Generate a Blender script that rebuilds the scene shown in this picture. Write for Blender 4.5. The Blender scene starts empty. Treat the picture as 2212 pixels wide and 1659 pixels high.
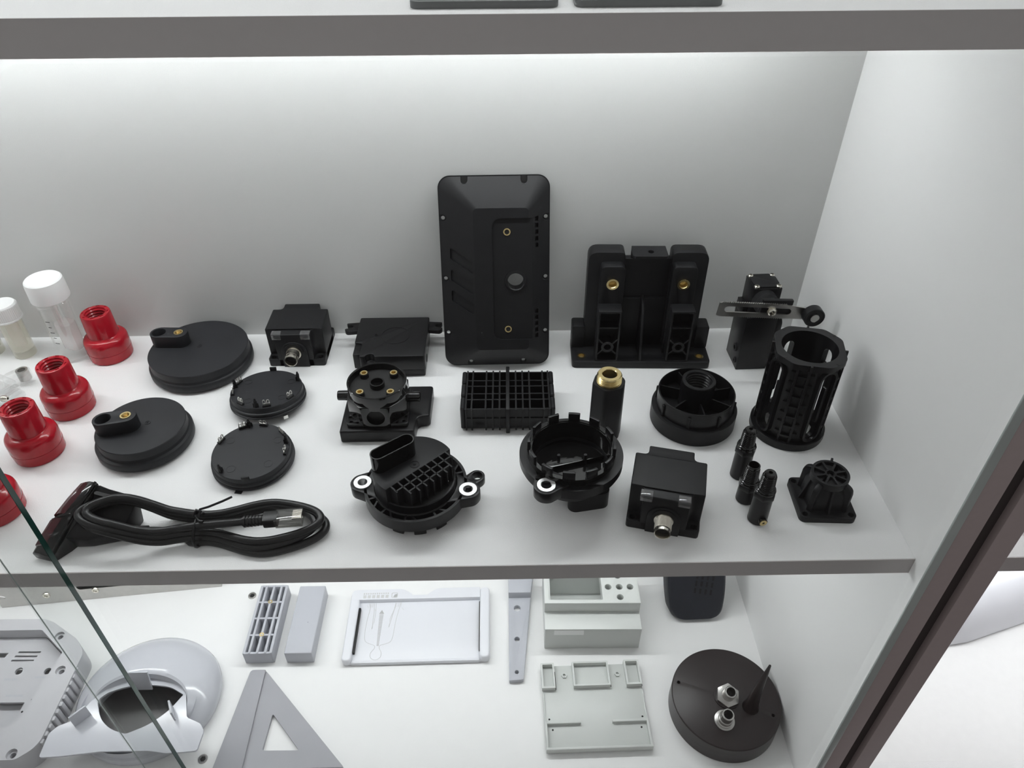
import bpy, bmesh, math, random
from mathutils import Matrix, Vector
from mathutils.geometry import tessellate_polygon
random.seed(7)
SC = bpy.context.scene
COL = SC.collection
K = 0.001                      # everything below is written in millimetres
rad = math.radians

# ------------------------------------------------------------------ camera
cam_d = bpy.data.cameras.new('camera'); cam = bpy.data.objects.new('camera', cam_d); COL.objects.link(cam)
cam_d.sensor_width = 36; cam_d.lens = 1606.15 / 2212 * 36; cam_d.clip_start = 0.01
P_, R_, Y_ = 0.6800137, -0.0063787, -0.0120435
fw = Vector((-math.sin(Y_), math.cos(Y_), 0)); rt = Vector((math.cos(Y_), math.sin(Y_), 0)); up = Vector((0, 0, 1))
f2 = fw * math.cos(P_) - up * math.sin(P_); u2 = up * math.cos(P_) + fw * math.sin(P_)
r3 = rt * math.cos(R_) + u2 * math.sin(R_); u3 = u2 * math.cos(R_) - rt * math.sin(R_)
m = Matrix((r3, u3, -f2)).transposed().to_4x4(); m.translation = Vector((-300.3, -639.5, 445.8)) * K
cam.matrix_world = m
SC.camera = cam

# ------------------------------------------------------------------ world + exposure
world = bpy.data.worlds.new('hall'); SC.world = world; world.use_nodes = True
bg = world.node_tree.nodes['Background']; bg.inputs[0].default_value = (1.0, 0.955, 0.95, 1); bg.inputs[1].default_value = 0.36
SC.view_settings.view_transform = 'Standard'; SC.view_settings.look = 'None'
SC.view_settings.exposure = 0; SC.view_settings.gamma = 1; SC.view_settings.use_curve_mapping = False
LED_POWER = 39.5
SC.cycles.transparent_max_bounces = 32      # many clear walls stand behind the panes

# ------------------------------------------------------------------ materials
def mat(name, col, rough=0.5, metal=0.0, var=0.0, vscale=40, bump=0.0, bscale=900, spec=0.5, trans=0.0, ior=1.45, coat=0.0, emit=0.0):
    M = bpy.data.materials.new(name); M.use_nodes = True
    nt = M.node_tree; b = nt.nodes['Principled BSDF']
    b.inputs['Base Color'].default_value = (*col, 1); b.inputs['Roughness'].default_value = rough
    b.inputs['Metallic'].default_value = metal; b.inputs['Specular IOR Level'].default_value = spec
    b.inputs['Transmission Weight'].default_value = trans; b.inputs['IOR'].default_value = ior
    b.inputs['Coat Weight'].default_value = coat; b.inputs['Coat Roughness'].default_value = 0.05
    if emit:
        b.inputs['Emission Color'].default_value = (*col, 1); b.inputs['Emission Strength'].default_value = emit
    tc = nt.nodes.new('ShaderNodeTexCoord')
    if var:
        n = nt.nodes.new('ShaderNodeTexNoise'); n.inputs['Scale'].default_value = vscale; n.inputs['Detail'].default_value = 5
        nt.links.new(tc.outputs['Object'], n.inputs['Vector'])
        mx = nt.nodes.new('ShaderNodeMix'); mx.data_type = 'RGBA'
        mx.inputs['A'].default_value = (*[c * (1 - var) for c in col], 1); mx.inputs['B'].default_value = (*[min(1, c * (1 + var)) for c in col], 1)
        nt.links.new(n.outputs['Fac'], mx.inputs['Factor']); nt.links.new(mx.outputs['Result'], b.inputs['Base Color'])
    if bump:
        n2 = nt.nodes.new('ShaderNodeTexNoise'); n2.inputs['Scale'].default_value = bscale; n2.inputs['Detail'].default_value = 3
        nt.links.new(tc.outputs['Object'], n2.inputs['Vector'])
        bp = nt.nodes.new('ShaderNodeBump'); bp.inputs['Strength'].default_value = bump; bp.inputs['Distance'].default_value = 0.0004
        nt.links.new(n2.outputs['Fac'], bp.inputs['Height']); nt.links.new(bp.outputs['Normal'], b.inputs['Normal'])
    return M

def clear(name, tint, ior=1.45, rough=0.02, haze=0.0, hazecol=(1, 1, 1)):
    """thin clear sheet: Fresnel reflection over straight transmission"""
    M = bpy.data.materials.new(name); M.use_nodes = True; nt = M.node_tree; nt.nodes.clear()
    out = nt.nodes.new('ShaderNodeOutputMaterial'); tr = nt.nodes.new('ShaderNodeBsdfTransparent'); tr.inputs[0].default_value = (*tint, 1)
    gl = nt.nodes.new('ShaderNodeBsdfGlossy'); gl.inputs['Roughness'].default_value = rough; gl.inputs[0].default_value = (1, 1, 1, 1)
    lw = nt.nodes.new('ShaderNodeLayerWeight'); lw.inputs['Blend'].default_value = 0.5      # Schlick reflectance, same from both sides
    p5 = nt.nodes.new('ShaderNodeMath'); p5.operation = 'POWER'; p5.inputs[1].default_value = 5; nt.links.new(lw.outputs['Facing'], p5.inputs[0])
    f0 = ((ior - 1) / (ior + 1)) ** 2
    fr = nt.nodes.new('ShaderNodeMath'); fr.operation = 'MULTIPLY_ADD'; fr.inputs[1].default_value = 1 - f0; fr.inputs[2].default_value = f0
    nt.links.new(p5.outputs[0], fr.inputs[0])
    mx = nt.nodes.new('ShaderNodeMixShader')
    base = tr
    if haze:
        df = nt.nodes.new('ShaderNodeBsdfDiffuse'); df.inputs[0].default_value = (*hazecol, 1)
        tl = nt.nodes.new('ShaderNodeBsdfTranslucent'); tl.inputs[0].default_value = (*hazecol, 1)
        m1 = nt.nodes.new('ShaderNodeMixShader'); m1.inputs[0].default_value = 0.5
        nt.links.new(df.outputs[0], m1.inputs[1]); nt.links.new(tl.outputs[0], m1.inputs[2])
        m2 = nt.nodes.new('ShaderNodeMixShader'); m2.inputs[0].default_value = haze
        nt.links.new(tr.outputs[0], m2.inputs[1]); nt.links.new(m1.outputs[0], m2.inputs[2]); base = m2
    nt.links.new(fr.outputs[0], mx.inputs[0]); nt.links.new(base.outputs[0], mx.inputs[1]); nt.links.new(gl.outputs[0], mx.inputs[2])
    nt.links.new(mx.outputs[0], out.inputs[0])
    return M

BLK = mat('black_plastic', (0.0095, 0.0097, 0.0107), 0.46, var=0.25, vscale=60, bump=0.12, bscale=2500, spec=0.3)
BLKS = mat('black_satin_plastic', (0.0072, 0.0072, 0.008), 0.32, var=0.2, vscale=50, bump=0.03, bscale=1500, spec=0.33)
BLKG = mat('black_gloss_plastic', (0.006, 0.006, 0.006), 0.09, var=0.1)
BLKL = mat('black_lid_plastic', (0.0165, 0.0172, 0.0198), 0.5, var=0.3, vscale=45, bump=0.1, bscale=2000, spec=0.35)
CABLE = mat('black_cable_rubber', (0.009, 0.009, 0.0095), 0.36, var=0.2, vscale=300)
CARPET = mat('dark_grey_carpet', (0.05, 0.045, 0.045), 0.9, var=0.3, vscale=20)
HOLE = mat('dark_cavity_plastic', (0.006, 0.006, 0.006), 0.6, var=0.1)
REDP = mat('red_plastic', (0.37, 0.007, 0.017), 0.16, var=0.08, vscale=30, bump=0.02, bscale=300)
REDW = mat('dark_red_window', (0.045, 0.004, 0.007), 0.05, var=0.1, coat=0.5)
BRASS = mat('brass', (0.76, 0.61, 0.31), 0.25, metal=1.0, var=0.1, vscale=200, bump=0.05)
NICK = mat('nickel', (0.66, 0.63, 0.56), 0.24, metal=1.0, var=0.1, vscale=200)
ALUB = mat('aluminium_bush', (0.88, 0.88, 0.88), 0.35, metal=0.6, var=0.03)
STEEL = mat('steel', (0.50, 0.49, 0.47), 0.3, metal=1.0, var=0.1, vscale=150, bump=0.05)
TIN = mat('tinned_steel', (0.72, 0.71, 0.68), 0.28, metal=1.0, var=0.05)
WHITE = mat('white_laminate', (0.85, 0.85, 0.85), 0.40, var=0.05, vscale=1100, bump=0.5, bscale=1300)
WALLB = mat('grey_satin_laminate', (0.56, 0.563, 0.555), 0.30, var=0.03, vscale=500, bump=0.22, bscale=900)
WALLW = mat('white_panel_laminate', (0.83, 0.83, 0.825), 0.5, var=0.015, vscale=300, bump=0.1, bscale=1200)
FLOORM = mat('white_floor_laminate', (0.85, 0.85, 0.845), 0.4, var=0.025, vscale=120, bump=0.12, bscale=1200)
EDGE = mat('shelf_edge_band', (0.46, 0.435, 0.43), 0.5, var=0.03, vscale=200)
ALU = mat('anodised_aluminium', (0.43, 0.37, 0.366), 0.5, metal=0.0, var=0.05, vscale=200, bump=0.05)
GREYP = mat('grey_plastic', (0.46, 0.47, 0.51), 0.45, var=0.04, bump=0.06)
HOODSH = mat('hood_shade_grey', (0.12, 0.115, 0.115), 0.5, var=0.1)  # dark tone stands for the shade inside the hood
GREYT = mat('grey_triangle_plastic', (0.36, 0.36, 0.385), 0.5, var=0.05, bump=0.06)
GREYF = mat('grey_frame_plastic', (0.51, 0.51, 0.53), 0.5, var=0.04, bump=0.08)
LGREY = mat('light_grey_plastic', (0.60, 0.62, 0.60), 0.35, var=0.03, bump=0.03)
CHUTE = mat('pale_gloss_plastic', (0.54, 0.55, 0.59), 0.13, var=0.02)
TRAYM = mat('white_gloss_plastic', (0.75, 0.76, 0.80), 0.3, var=0.015)
PRINT = mat('grey_engraving', (0.42, 0.42, 0.42), 0.5, var=0.1)
PRINTL = mat('light_grey_engraving', (0.58, 0.58, 0.58), 0.5, var=0.05)
CAPW = mat('white_cap_plastic', (0.86, 0.865, 0.86), 0.4, var=0.02)
SPOON = clear('cloudy_spoon_plastic', (0.96, 0.95, 0.95), haze=0.4, hazecol=(0.92, 0.88, 0.88))
VIALM = clear('cloudy_vial_plastic', (0.985, 0.98, 0.955), haze=0.25, hazecol=(0.95, 0.94, 0.86), rough=0.15)
CLEARP = clear('clear_plastic', (0.992, 0.994, 0.992), ior=1.48)
ACRY = clear('clear_acrylic', (0.97, 0.972, 0.972), ior=1.75, rough=0.03)
WINDOW = clear('clear_led_window', (0.8, 0.8, 0.81), ior=1.7, haze=0.3, hazecol=(0.5, 0.5, 0.51), rough=0.08)
PLUGC = clear('clear_plug_plastic', (0.62, 0.62, 0.6), ior=1.55, haze=0.06)
GLASS = clear('pane_glass', (0.975, 0.985, 0.98), ior=1.45, rough=0.0)
GEDGE = mat('green_glass_edge', (0.012, 0.045, 0.036), 0.12, var=0.4, vscale=25)
GROOVE = mat('groove_shade_brown', (0.055, 0.045, 0.044), 0.8, var=0.2)  # shade of the deep groove put into the colour
GSEAL = mat('grey_glass_seal', (0.42, 0.47, 0.455), 0.2, var=0.15, vscale=20)
DPLATE = mat('dark_anodised_plate', (0.10, 0.11, 0.11), 0.35, var=0.1)
MAROON = mat('maroon_panel', (0.05, 0.008, 0.015), 0.2, var=0.1)
LEDM = mat('led_diffuser', (0.965, 0.985, 1.0), 0.5, emit=LED_POWER)
GRILM = mat('blue_black_plastic', (0.016, 0.018, 0.0245), 0.5, var=0.25, vscale=80, bump=0.1, bscale=2000)
DISCM = mat('brown_black_plastic', (0.017, 0.0115, 0.0115), 0.33, var=0.15, vscale=60, bump=0.12, bscale=700)
SCUFF = mat('scuff_mark', (0.35, 0.35, 0.35), 0.6, var=0.2)

# ------------------------------------------------------------------ mesh builder
def T(x=0, y=0, z=0): return Matrix.Translation((x, y, z))
def RX(a): return Matrix.Rotation(rad(a), 4, 'X')
def RY(a): return Matrix.Rotation(rad(a), 4, 'Y')
def RZ(a): return Matrix.Rotation(rad(a), 4, 'Z')
def circ(r, n=40, cx=0, cy=0, a0=0): return [(cx + r * math.cos(2 * math.pi * i / n + rad(a0)), cy + r * math.sin(2 * math.pi * i / n + rad(a0))) for i in range(n)]
def arc(cx, cy, r, a0, a1, n=8): return [(cx + r * math.cos(rad(a0 + (a1 - a0) * i / n)), cy + r * math.sin(rad(a0 + (a1 - a0) * i / n))) for i in range(n + 1)]
def rrect(x0, x1, y0, y1, r, n=5):
    return arc(x1 - r, y0 + r, r, -90, 0, n) + arc(x1 - r, y1 - r, r, 0, 90, n) + arc(x0 + r, y1 - r, r, 90, 180, n) + arc(x0 + r, y0 + r, r, 180, 270, n)
def obround(ax, ay, bx, by, r, n=10):
    a = math.degrees(math.atan2(by - ay, bx - ax))
    return arc(bx, by, r, a - 90, a + 90, n) + arc(ax, ay, r, a + 90, a + 270, n)
def roundpoly(pts, r, n=4):
    out = []; N = len(pts)
    for i in range(N):
        p = Vector(pts[i]); a = Vector(pts[i - 1]); b = Vector(pts[(i + 1) % N])
        ri = r[i] if isinstance(r, (list, tuple)) else r
        u = (a - p); v = (b - p); d = min(ri, u.length * .45, v.length * .45); u.normalize(); v.normalize()
        s = p + u * d; e = p + v * d
        for k in range(n + 1):
            t = k / n; out.append(tuple((1 - t) ** 2 * s + 2 * t * (1 - t) * p + t * t * e))
    return out

class MB:
    def __init__(s, M=None): s.v = []; s.f = []; s.M = M or Matrix()
    def at(s, M): s.M = M; return s
    def add(s, vs, fs):
        o = len(s.v); s.v += [tuple(s.M @ Vector(p)) for p in vs]; s.f += [tuple(i + o for i in f) for f in fs]; return s
    def box(s, x0, x1, y0, y1, z0, z1):
        return s.add([(x0, y0, z0), (x1, y0, z0), (x1, y1, z0), (x0, y1, z0), (x0, y0, z1), (x1, y0, z1), (x1, y1, z1), (x0, y1, z1)],
                     [(0, 3, 2, 1), (4, 5, 6, 7), (0, 1, 5, 4), (1, 2, 6, 5), (2, 3, 7, 6), (3, 0, 4, 7)])
    def prism(s, poly, z0, z1, holes=()):
        n = len(poly)
        if not holes:
            return s.add([(x, y, z0) for x, y in poly] + [(x, y, z1) for x, y in poly],
                         [tuple(reversed(range(n))), tuple(range(n, 2 * n))] + [(i, (i + 1) % n, n + (i + 1) % n, n + i) for i in range(n)])
        loops = [poly] + [list(reversed(h)) for h in holes]
        flat = [p for l in loops for p in l]; N = len(flat)
        tri = tessellate_polygon([[Vector((x, y, 0)) for x, y in l] for l in loops])
        fs = [tuple(t) for t in tri] + [tuple(N + i for i in reversed(t)) for t in tri]
        o = 0
        for l in loops:
            k = len(l); fs += [(o + i, o + (i + 1) % k, N + o + (i + 1) % k, N + o + i) for i in range(k)]; o += k
        return s.add([(x, y, z0) for x, y in flat] + [(x, y, z1) for x, y in flat], fs)
    def loft(s, rings, cap0=True, cap1=True, closed=True):
        n = len(rings[0]); vs = [p for r in rings for p in r]; fs = []
        for j in range(len(rings) - 1):
            for i in range(n if closed else n - 1):
                a = j * n + i; b = j * n + (i + 1) % n; fs.append((a, b, b + n, a + n))
        if cap0: fs.append(tuple(reversed(range(n))))
        if cap1: fs.append(tuple(range((len(rings) - 1) * n, len(rings) * n)))
        return s.add(vs, fs)
    def lathe(s, prof, n=40, closed=False):
        """profile of (r, z); r=0 closes on the axis; closed joins the last point to the first"""
        vs = []; idx = []
        for r, z in prof:
            if r <= 1e-6: idx.append([len(vs)] * n); vs.append((0, 0, z))
            else:
                idx.append(list(range(len(vs), len(vs) + n))); vs += [(r * math.cos(2 * math.pi * i / n), r * math.sin(2 * math.pi * i / n), z) for i in range(n)]
        fs = []; pairs = list(zip(idx, idx[1:])) + ([(idx[-1], idx[0])] if closed else [])
        for a, b in pairs:
            for i in range(n):
                q = [a[i], a[(i + 1) % n], b[(i + 1) % n], b[i]]
                q = [v for k, v in enumerate(q) if v != q[k - 1]]
                if len(set(q)) >= 3: fs.append(tuple(dict.fromkeys(q)))
        return s.add(vs, fs)
    def cyl(s, r, z0, z1, n=24, r1=None): return s.lathe([(0, z0), (r, z0), (r if r1 is None else r1, z1), (0, z1)], n)
    def ring(s, ro, ri, z0, z1, n=40): return s.lathe([(ro, z0), (ro, z1), (ri, z1), (ri, z0)], n, True)
    def tube(s, pts, r, n=10, closed=False, cap=True):
        P = [Vector(p) for p in pts]; N = len(P); rings = []; nrm = None
        for i in range(N):
            t = (P[(i + 1) % N] - P[i - 1]) if (closed or 0 < i < N - 1) else (P[1] - P[0] if i == 0 else P[-1] - P[-2])
            t.normalize()
            if nrm is None: nrm = t.orthogonal()
            nrm = (nrm - t * nrm.dot(t)).normalized(); b = t.cross(nrm)
            ri = r[i] if isinstance(r, (list, tuple)) else r
            rings.append([tuple(P[i] + (nrm * math.cos(2 * math.pi * k / n) + b * math.sin(2 * math.pi * k / n)) * ri) for k in range(n)])
        if closed: rings.append(rings[0])
        return s.loft(rings, cap and not closed, cap and not closed)

def to_mesh(mb, name, bev=0, seg=2, ang=38, sharp=32):
    me = bpy.data.meshes.new(name); me.from_pydata([tuple(c * K for c in v) for v in mb.v], [], mb.f)
    finish(me, bev, seg, ang, sharp); return me
def finish(me, bev=0, seg=2, ang=38, sharp=32):
    bm = bmesh.new(); bm.from_mesh(me)
    bmesh.ops.remove_doubles(bm, verts=bm.verts, dist=1e-6)
    bmesh.ops.recalc_face_normals(bm, faces=bm.faces)
    if bev:
        es = [e for e in bm.edges if len(e.link_faces) == 2 and e.calc_face_angle(0) > rad(ang)]
        bmesh.ops.bevel(bm, geom=es, offset=bev * K, offset_type='OFFSET', segments=seg, profile=0.5, affect='EDGES', clamp_overlap=True)
    bm.to_mesh(me); bm.free()
    for p in me.polygons: p.use_smooth = True
    me.set_sharp_from_angle(angle=rad(sharp))
def boolcut(me, cutter, op='DIFFERENCE'):
    a = bpy.data.objects.new('tmp_a', me); c = bpy.data.objects.new('tmp_c', to_mesh(cutter, 'tmp_c'))
    COL.objects.link(a); COL.objects.link(c)
    md = a.modifiers.new('b', 'BOOLEAN'); md.operation = op; md.object = c; md.solver = 'EXACT'; md.use_self = True
    dg = bpy.context.evaluated_depsgraph_get(); dg.update()
    new = bpy.data.meshes.new_from_object(a.evaluated_get(dg), depsgraph=dg)
    cm = c.data
    bpy.data.objects.remove(a); bpy.data.objects.remove(c); bpy.data.meshes.remove(cm)
    return new
def part(name, mb, material, parent=None, bev=0, seg=2, ang=38, cut=None, label=None, sharp=32):
    if cut is not None:
        me = bpy.data.meshes.new(name); me.from_pydata([tuple(c * K for c in v) for v in mb.v], [], mb.f); finish(me)
        me = boolcut(me, cut); me.name = name; finish(me, bev, seg, ang, sharp)
    else: me = to_mesh(mb, name, bev, seg, ang, sharp)
    me.materials.clear(); me.materials.append(material)
    o = bpy.data.objects.new(name, me); COL.objects.link(o)
    if parent is not None: o.parent = parent
    if label: o['label'] = label
    return o
def inst(src, parent, M=None, name=None):
    o = src.copy(); COL.objects.link(o); o.parent = parent
    if M is not None:
        M = M.copy(); M.translation *= K; o.matrix_local = M
    return o
def place(o, M): M = M.copy(); M.translation *= K; o.matrix_local = M; return o
def tag(o, label, cat=None, group=None, kind=None):
    o['label'] = label
    if cat: o['category'] = cat
    if group: o['group'] = group
    if kind: o['kind'] = kind
    return o
def thing(name, label, cat, loc=(0, 0, 0), rz=0, group=None, rx=0, ry=0):
    o = bpy.data.objects.new(name, None); COL.objects.link(o); o.empty_display_size = 0.01
    o.location = Vector(loc) * K; o.rotation_euler = (rad(rx), rad(ry), rad(rz))
    return tag(o, label, cat, group)
def copy_tree(o, parent=None):
    c = o.copy(); COL.objects.link(c)
    if parent is not None: c.parent = parent
    for ch in list(o.children): copy_tree(ch, c)
    return c
def struct(name, mb, material, label, bev=0, **kw):
    return tag(part(name, mb, material, bev=bev, **kw), label, kind='structure')

# ================================================================== SETTING
F0 = -369.0; ZT = 370.5; TH = 16.0; XL = -1040; XR = 640; DV = 18
struct('wall_back', MB().box(XL, XR, 0, 16, F0 - TH, 745), WALLB, 'grey satin laminate back panel of the display case')
struct('wall_right', MB().box(0, DV, -322, 0, F0, 745), WALLW, 'white laminate side panel dividing the display case')
struct('wall_left', MB().box(XL - 16, XL, -300, 16, F0 - TH, 745), WALLW, 'white laminate end panel of the display case')
struct('wall_far_right', MB().box(XR, XR + 16, -300, 16, F0 - TH, 745), WALLW, 'white laminate end panel beyond the divider')
struct('floor', MB().box(XL, XR, -283, 0, F0 - TH, F0), FLOORM, 'white laminate floor board of the display case')
struct('trim_1', MB().box(XL, XR, -350, -283.3, F0 - TH, F0 + 0.6), WHITE, 'white rail along the front of the case floor')
struct('ceiling', MB().box(XL, XR, -300, 0, 745, 761), WHITE, 'white laminate top board of the display case')
struct('ground', MB().box(-4000, 4000, -6000, -400, -1210, -1200), CARPET, 'dark grey carpet of the hall in front of the case')
def shelf(x0, x1, z, label):
    t = thing('shelf', label, 'shelf', (x0, 0, z))
    part('board', MB().box(0, x1 - x0, -299.2, 0, -TH, 0), WHITE, t, bev=0.3)
    part('edge_band', MB().box(0, x1 - x0, -300, -299.2, -TH, 0), EDGE, t)
    return t
shelf(XL, 0, 0, 'white laminate shelf carrying the black and red plastic parts')
shelf(XL, 0, ZT, 'white laminate shelf carrying two thin dark plates')
shelf(DV, XR, 0, 'white laminate shelf with a single dark block beyond the side panel')
shelf(DV, XR, ZT, 'empty white laminate shelf beyond the side panel')
# LED strips on the underside of every shelf, near the back panel
def led(x0, x1, z, label):
    t = thing('led_strip', label, 'lamp', (x0, -68, z), group='led strips under the boards')
    part('channel', MB().box(0, x1 - x0, -9, 9, -3, 0), ALU, t)
    part('diffuser', MB(T(0, 0, -3) @ RY(90)).prism([(7 * math.cos(rad(a)), 7 * math.sin(rad(a))) for a in range(-90, 91, 15)], 2, x1 - x0 - 2), LEDM, t)
led(-1030, -70, ZT - TH, 'white led strip under the shelf with two dark plates')
led(-1030, -70, -TH, 'white led strip under the shelf of black parts')
led(-1030, -70, 745, 'white led strip under the top board')
led(60, 600, -TH, 'white led strip under the shelf with a dark block')
led(60, 600, ZT - TH, 'white led strip under the empty shelf')
# aluminium post of the sliding doors
tr2 = bpy.data.objects.new('trim_2', None); COL.objects.link(tr2); tag(tr2, 'grey aluminium door post with a groove in front of the side panel', kind='structure')
part('inner_bar', MB().box(-8, 6.7, -330, -322.2, F0 + 0.7, 745), ALU, tr2, bev=0.4)
part('groove', MB().box(6.7, 19, -324, -322.2, F0 + 0.7, 745), GROOVE, tr2, label='dark groove floor with the shade in its colour')  # shallow floor, coloured dark in place of the shade of a deeper groove
part('outer_bar', MB().box(19, 35.3, -330, -322.2, F0 + 0.7, 745), ALU, tr2, bev=0.4)
part('seal', MB().box(-14.6, -8, -330.5, -328.6, F0 + 0.7, 745), GSEAL, tr2, bev=0.6, seg=3, label='grey green glossy seal strip')
w1 = bpy.data.objects.new('window_1', None); COL.objects.link(w1); tag(w1, 'clear sliding glass pane beside the aluminium post', kind='structure')
part('pane', MB().box(-634, -8, -328.5, -324.5, F0 + 1, 740), GLASS, w1)
part('polished_edge', MB().box(-634.2, -634, -327, -326, F0 + 1, 740), GSEAL, w1)
w2 = bpy.data.objects.new('window_2', None); COL.objects.link(w2); tag(w2, 'clear sliding glass pane with a dark green polished edge', kind='structure')
part('pane', MB().box(-1030, -591.6, -336.5, -332.5, F0 + 1, 740), GLASS, w2)
part('polished_edge', MB().box(-591.6, -591.2, -336.5, -332.5, F0 + 1, 740), GEDGE, w2)

# ================================================================== MIDDLE SHELF
# ---- red threaded caps
def red_cap():
    t = thing('threaded_adapter', '', 'adapter', group='red threaded adapters in a row')
    prof = [(0, 10.2), (20.4, 10.2), (20.5, 10.5), (20.5, 19), (20.1, 21.6), (18.9, 23.6), (17.0, 24.8), (15.0, 25.3), (14.2, 26.2), (13.7, 49.2), (13.1, 50.2), (12.5, 50.5),
            (10.1, 50.5), (9.5, 49.9), (9.4, 49), (9.4, 26), (0, 26)]
    notch = MB()
    for k in range(8):
        notch.at(RZ(k * 45 + 10)); notch.box(10.7, 12.2, -1.6, 1.6, 49.9, 52)
    part('body', MB().lathe(prof, 56), REDP, t, cut=notch)
    part('base_ring', MB().lathe([(0, 0), (19.2, 0), (20, 0.8), (20.6, 10.0), (0, 10.0)], 56), REDP, t)
    th = MB()
    pr = [(9.6, 27)]
    for k in range(7): z = 28 + k * 3; pr += [(9.4, z), (8.4, z + 1.0), (8.4, z + 1.5), (9.4, z + 2.5)]
    th.lathe(pr + [(9.6, 49.4)], 40)
    part('thread', th, REDP, t)
    return t
caps = [((-695.5, -31.5), 'red plastic threaded adapter beside the clear bottle with a tall white lid'),
        ((-698.8, -113.6), 'red plastic threaded adapter beside the clear acrylic fitting'),
        ((-701, -171.5), 'red plastic threaded adapter beside the smaller black round lid'),
        ((-702, -239), 'red plastic threaded adapter standing behind the scanner head')]
c0 = red_cap()
for i, ((x, y), lab) in enumerate(caps):
    o = c0 if i == 0 else copy_tree(c0)
    o.location = (x * K, y * K, 0); o.rotation_euler.z = rad(i * 37); o['label'] = lab

# ---- clear bottle with white lid and spoon
t = thing('sample_bottle', 'clear plastic sample bottle with a wide milky white screw lid', 'bottle', (-731, -31, 0))
part('tube', MB().lathe([(0, 0.4), (14.6, 0.3), (15, 0.9), (15, 66), (14.1, 66), (14.1, 3.2), (12.5, 2.2), (0, 1.6)], 48), CLEARP, t)
part('collar', MB().lathe([(15, 64.6), (17.6, 65.2), (18.6, 66.4), (18, 67.2), (15, 67.4)], 48, True), CLEARP, t)
part('lid', MB().lathe([(0, 67.6), (17.1, 67.6), (17.3, 68.5), (17, 84), (16.5, 87.2), (15.3, 88.4), (14.4, 88.6), (13.4, 87.9), (8, 87.6), (0, 88)], 56), CAPW, t)
sp = MB(); sp.at(RZ(-20)).box(-2, 2, -1.2, 1.2, 34, 68)
sp.at(T(2, 0, 0) @ RZ(-20)).prism(rrect(-9.5, 9.5, -7, 7, 5), 10, 40)
part('spoon', sp, SPOON, t, bev=2, seg=3, label='cloudy white spoon hanging under the lid')
for k in range(5):
    g = MB(); g.at(RZ(-104) @ T(15.02, 0, 24 + k * 6.2)); g.box(-0.12, 0.12, -2.3 if k % 2 == 0 else -1.6, 2.3 if k % 2 == 0 else 1.6, -0.25, 0.25)
    part('graduation_mark', g, HOLE, t)
# ---- small vials
def vial():
    t = thing('sample_vial', '', 'vial', group='small vials with ribbed white caps')
    part('tube', MB().lathe([(0, 0.3), (9.8, 0.3), (10.3, 1), (10.6, 46), (9.8, 46), (9.5, 8), (0, 7.2)], 40), VIALM, t)
    part('spoon', MB().at(RZ(20)).prism(rrect(-6, 6, -3, 3, 2.5), 12, 46), SPOON, t)
    c = MB(); c.lathe([(0, 43.5), (13.6, 43.5), (13.6, 45), (12.9, 45.2), (12.6, 58.5), (11.6, 60), (0, 60.3)], 48)
    for k in range(48): c.at(RZ(k * 7.5)); c.box(12.3, 13.15, -0.35, 0.35, 45.2, 58)
    part('cap', c, CAPW, t)
    return t
v = vial(); v.location = Vector((-783, -29, 0)) * K; v['label'] = 'cloudy plastic vial with white ribbed cap next to the tall clear bottle'
v2 = copy_tree(v); v2.location = Vector((-817, -25, 0)) * K; v2['label'] = 'cloudy plastic vial of which only the foot shows'
# ---- clear acrylic fitting
t = thing('acrylic_fitting', 'clear acrylic fitting with steel bush and small nickel nozzle', 'fitting', (-770, -95, 0), rz=-28)
part('foot', MB().prism(roundpoly([(-24, -26), (18, -26), (18, 10), (-24, 10)], 3), 0.3, 4), ACRY, t, bev=0.5)
part('block', MB().box(-12, 10, -8, 10, 4, 15), ACRY, t, bev=1)
part('upright', MB().box(10.2, 17, -16, 8, 4.05, 13), ACRY, t, bev=1)
part('arm', MB().prism(obround(0, 12, 2, 21, 8), 6, 15), ACRY, t, bev=0.8)
part('bush', MB().at(T(2, 22, 0)).ring(5.4, 3.4, 5.5, 16, 28), STEEL, t)
n = MB(); n.at(T(8, -13, 9) @ RZ(28) @ RY(90)); n.lathe([(0, -6), (3, -6), (3, 4), (2, 4.4), (2, 7), (2.9, 7.4), (2.9, 10), (2.2, 12.5), (1.2, 12.6), (1.1, 9), (0, 9)], 20)
part('nozzle', n, NICK, t)
part('port', MB().at(T(-20, -6, 0)).cyl(5, 4, 18, 20), ACRY, t)

# ---- round black lids with an obround boss
def round_lid(name, label, R, Rt, loc, hole, brass, gate, group):
    t = thing(name, label, 'lid', loc, group=group)
    prof = [(0, 0), (R - 3.6, 0), (R - 3.2, 1.6), (R - 0.5, 2.4), (R, 3.2), (R, 8.8), (R - 0.5, 9.6), (Rt + 0.2, 10.3), (Rt - 0.5, 12.6), (Rt + 0.1, 13.0), (Rt, 19.6), (Rt - 0.5, 20.2), (0, 20.2)]
    part('body', MB().lathe(prof, 72), BLKL, t)
    hx, hy = hole; bx, by = brass
    boss = MB().prism(obround(hx, hy, bx, by, 8.6, 14), 19.5, 33)
    part('boss', boss, BLKL, t, bev=0.7, cut=MB().at(T(hx, hy, 0)).cyl(6.3, 23, 40, 32).at(T(bx, by, 0)).cyl(4.2, 26, 40, 28))
    part('insert', MB().at(T(bx, by, 0)).lathe([(4.4, 30), (4.4, 33.3), (3.2, 33.3), (2.9, 32.6), (3.2, 32), (2.8, 31.2), (3.2, 30.4), (2.8, 29.6), (2.8, 27), (0, 27)], 28), BRASS, t, label='brass threaded insert')
    part('gate_mark', MB().at(T(*gate, 0)).lathe([(2.6, 20.1), (2.5, 20.6), (1.9, 20.6), (1.6, 20.25), (0.9, 20.3), (0.5, 20.9), (0, 20.9)], 20), BLKL, t)
    return t
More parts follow.
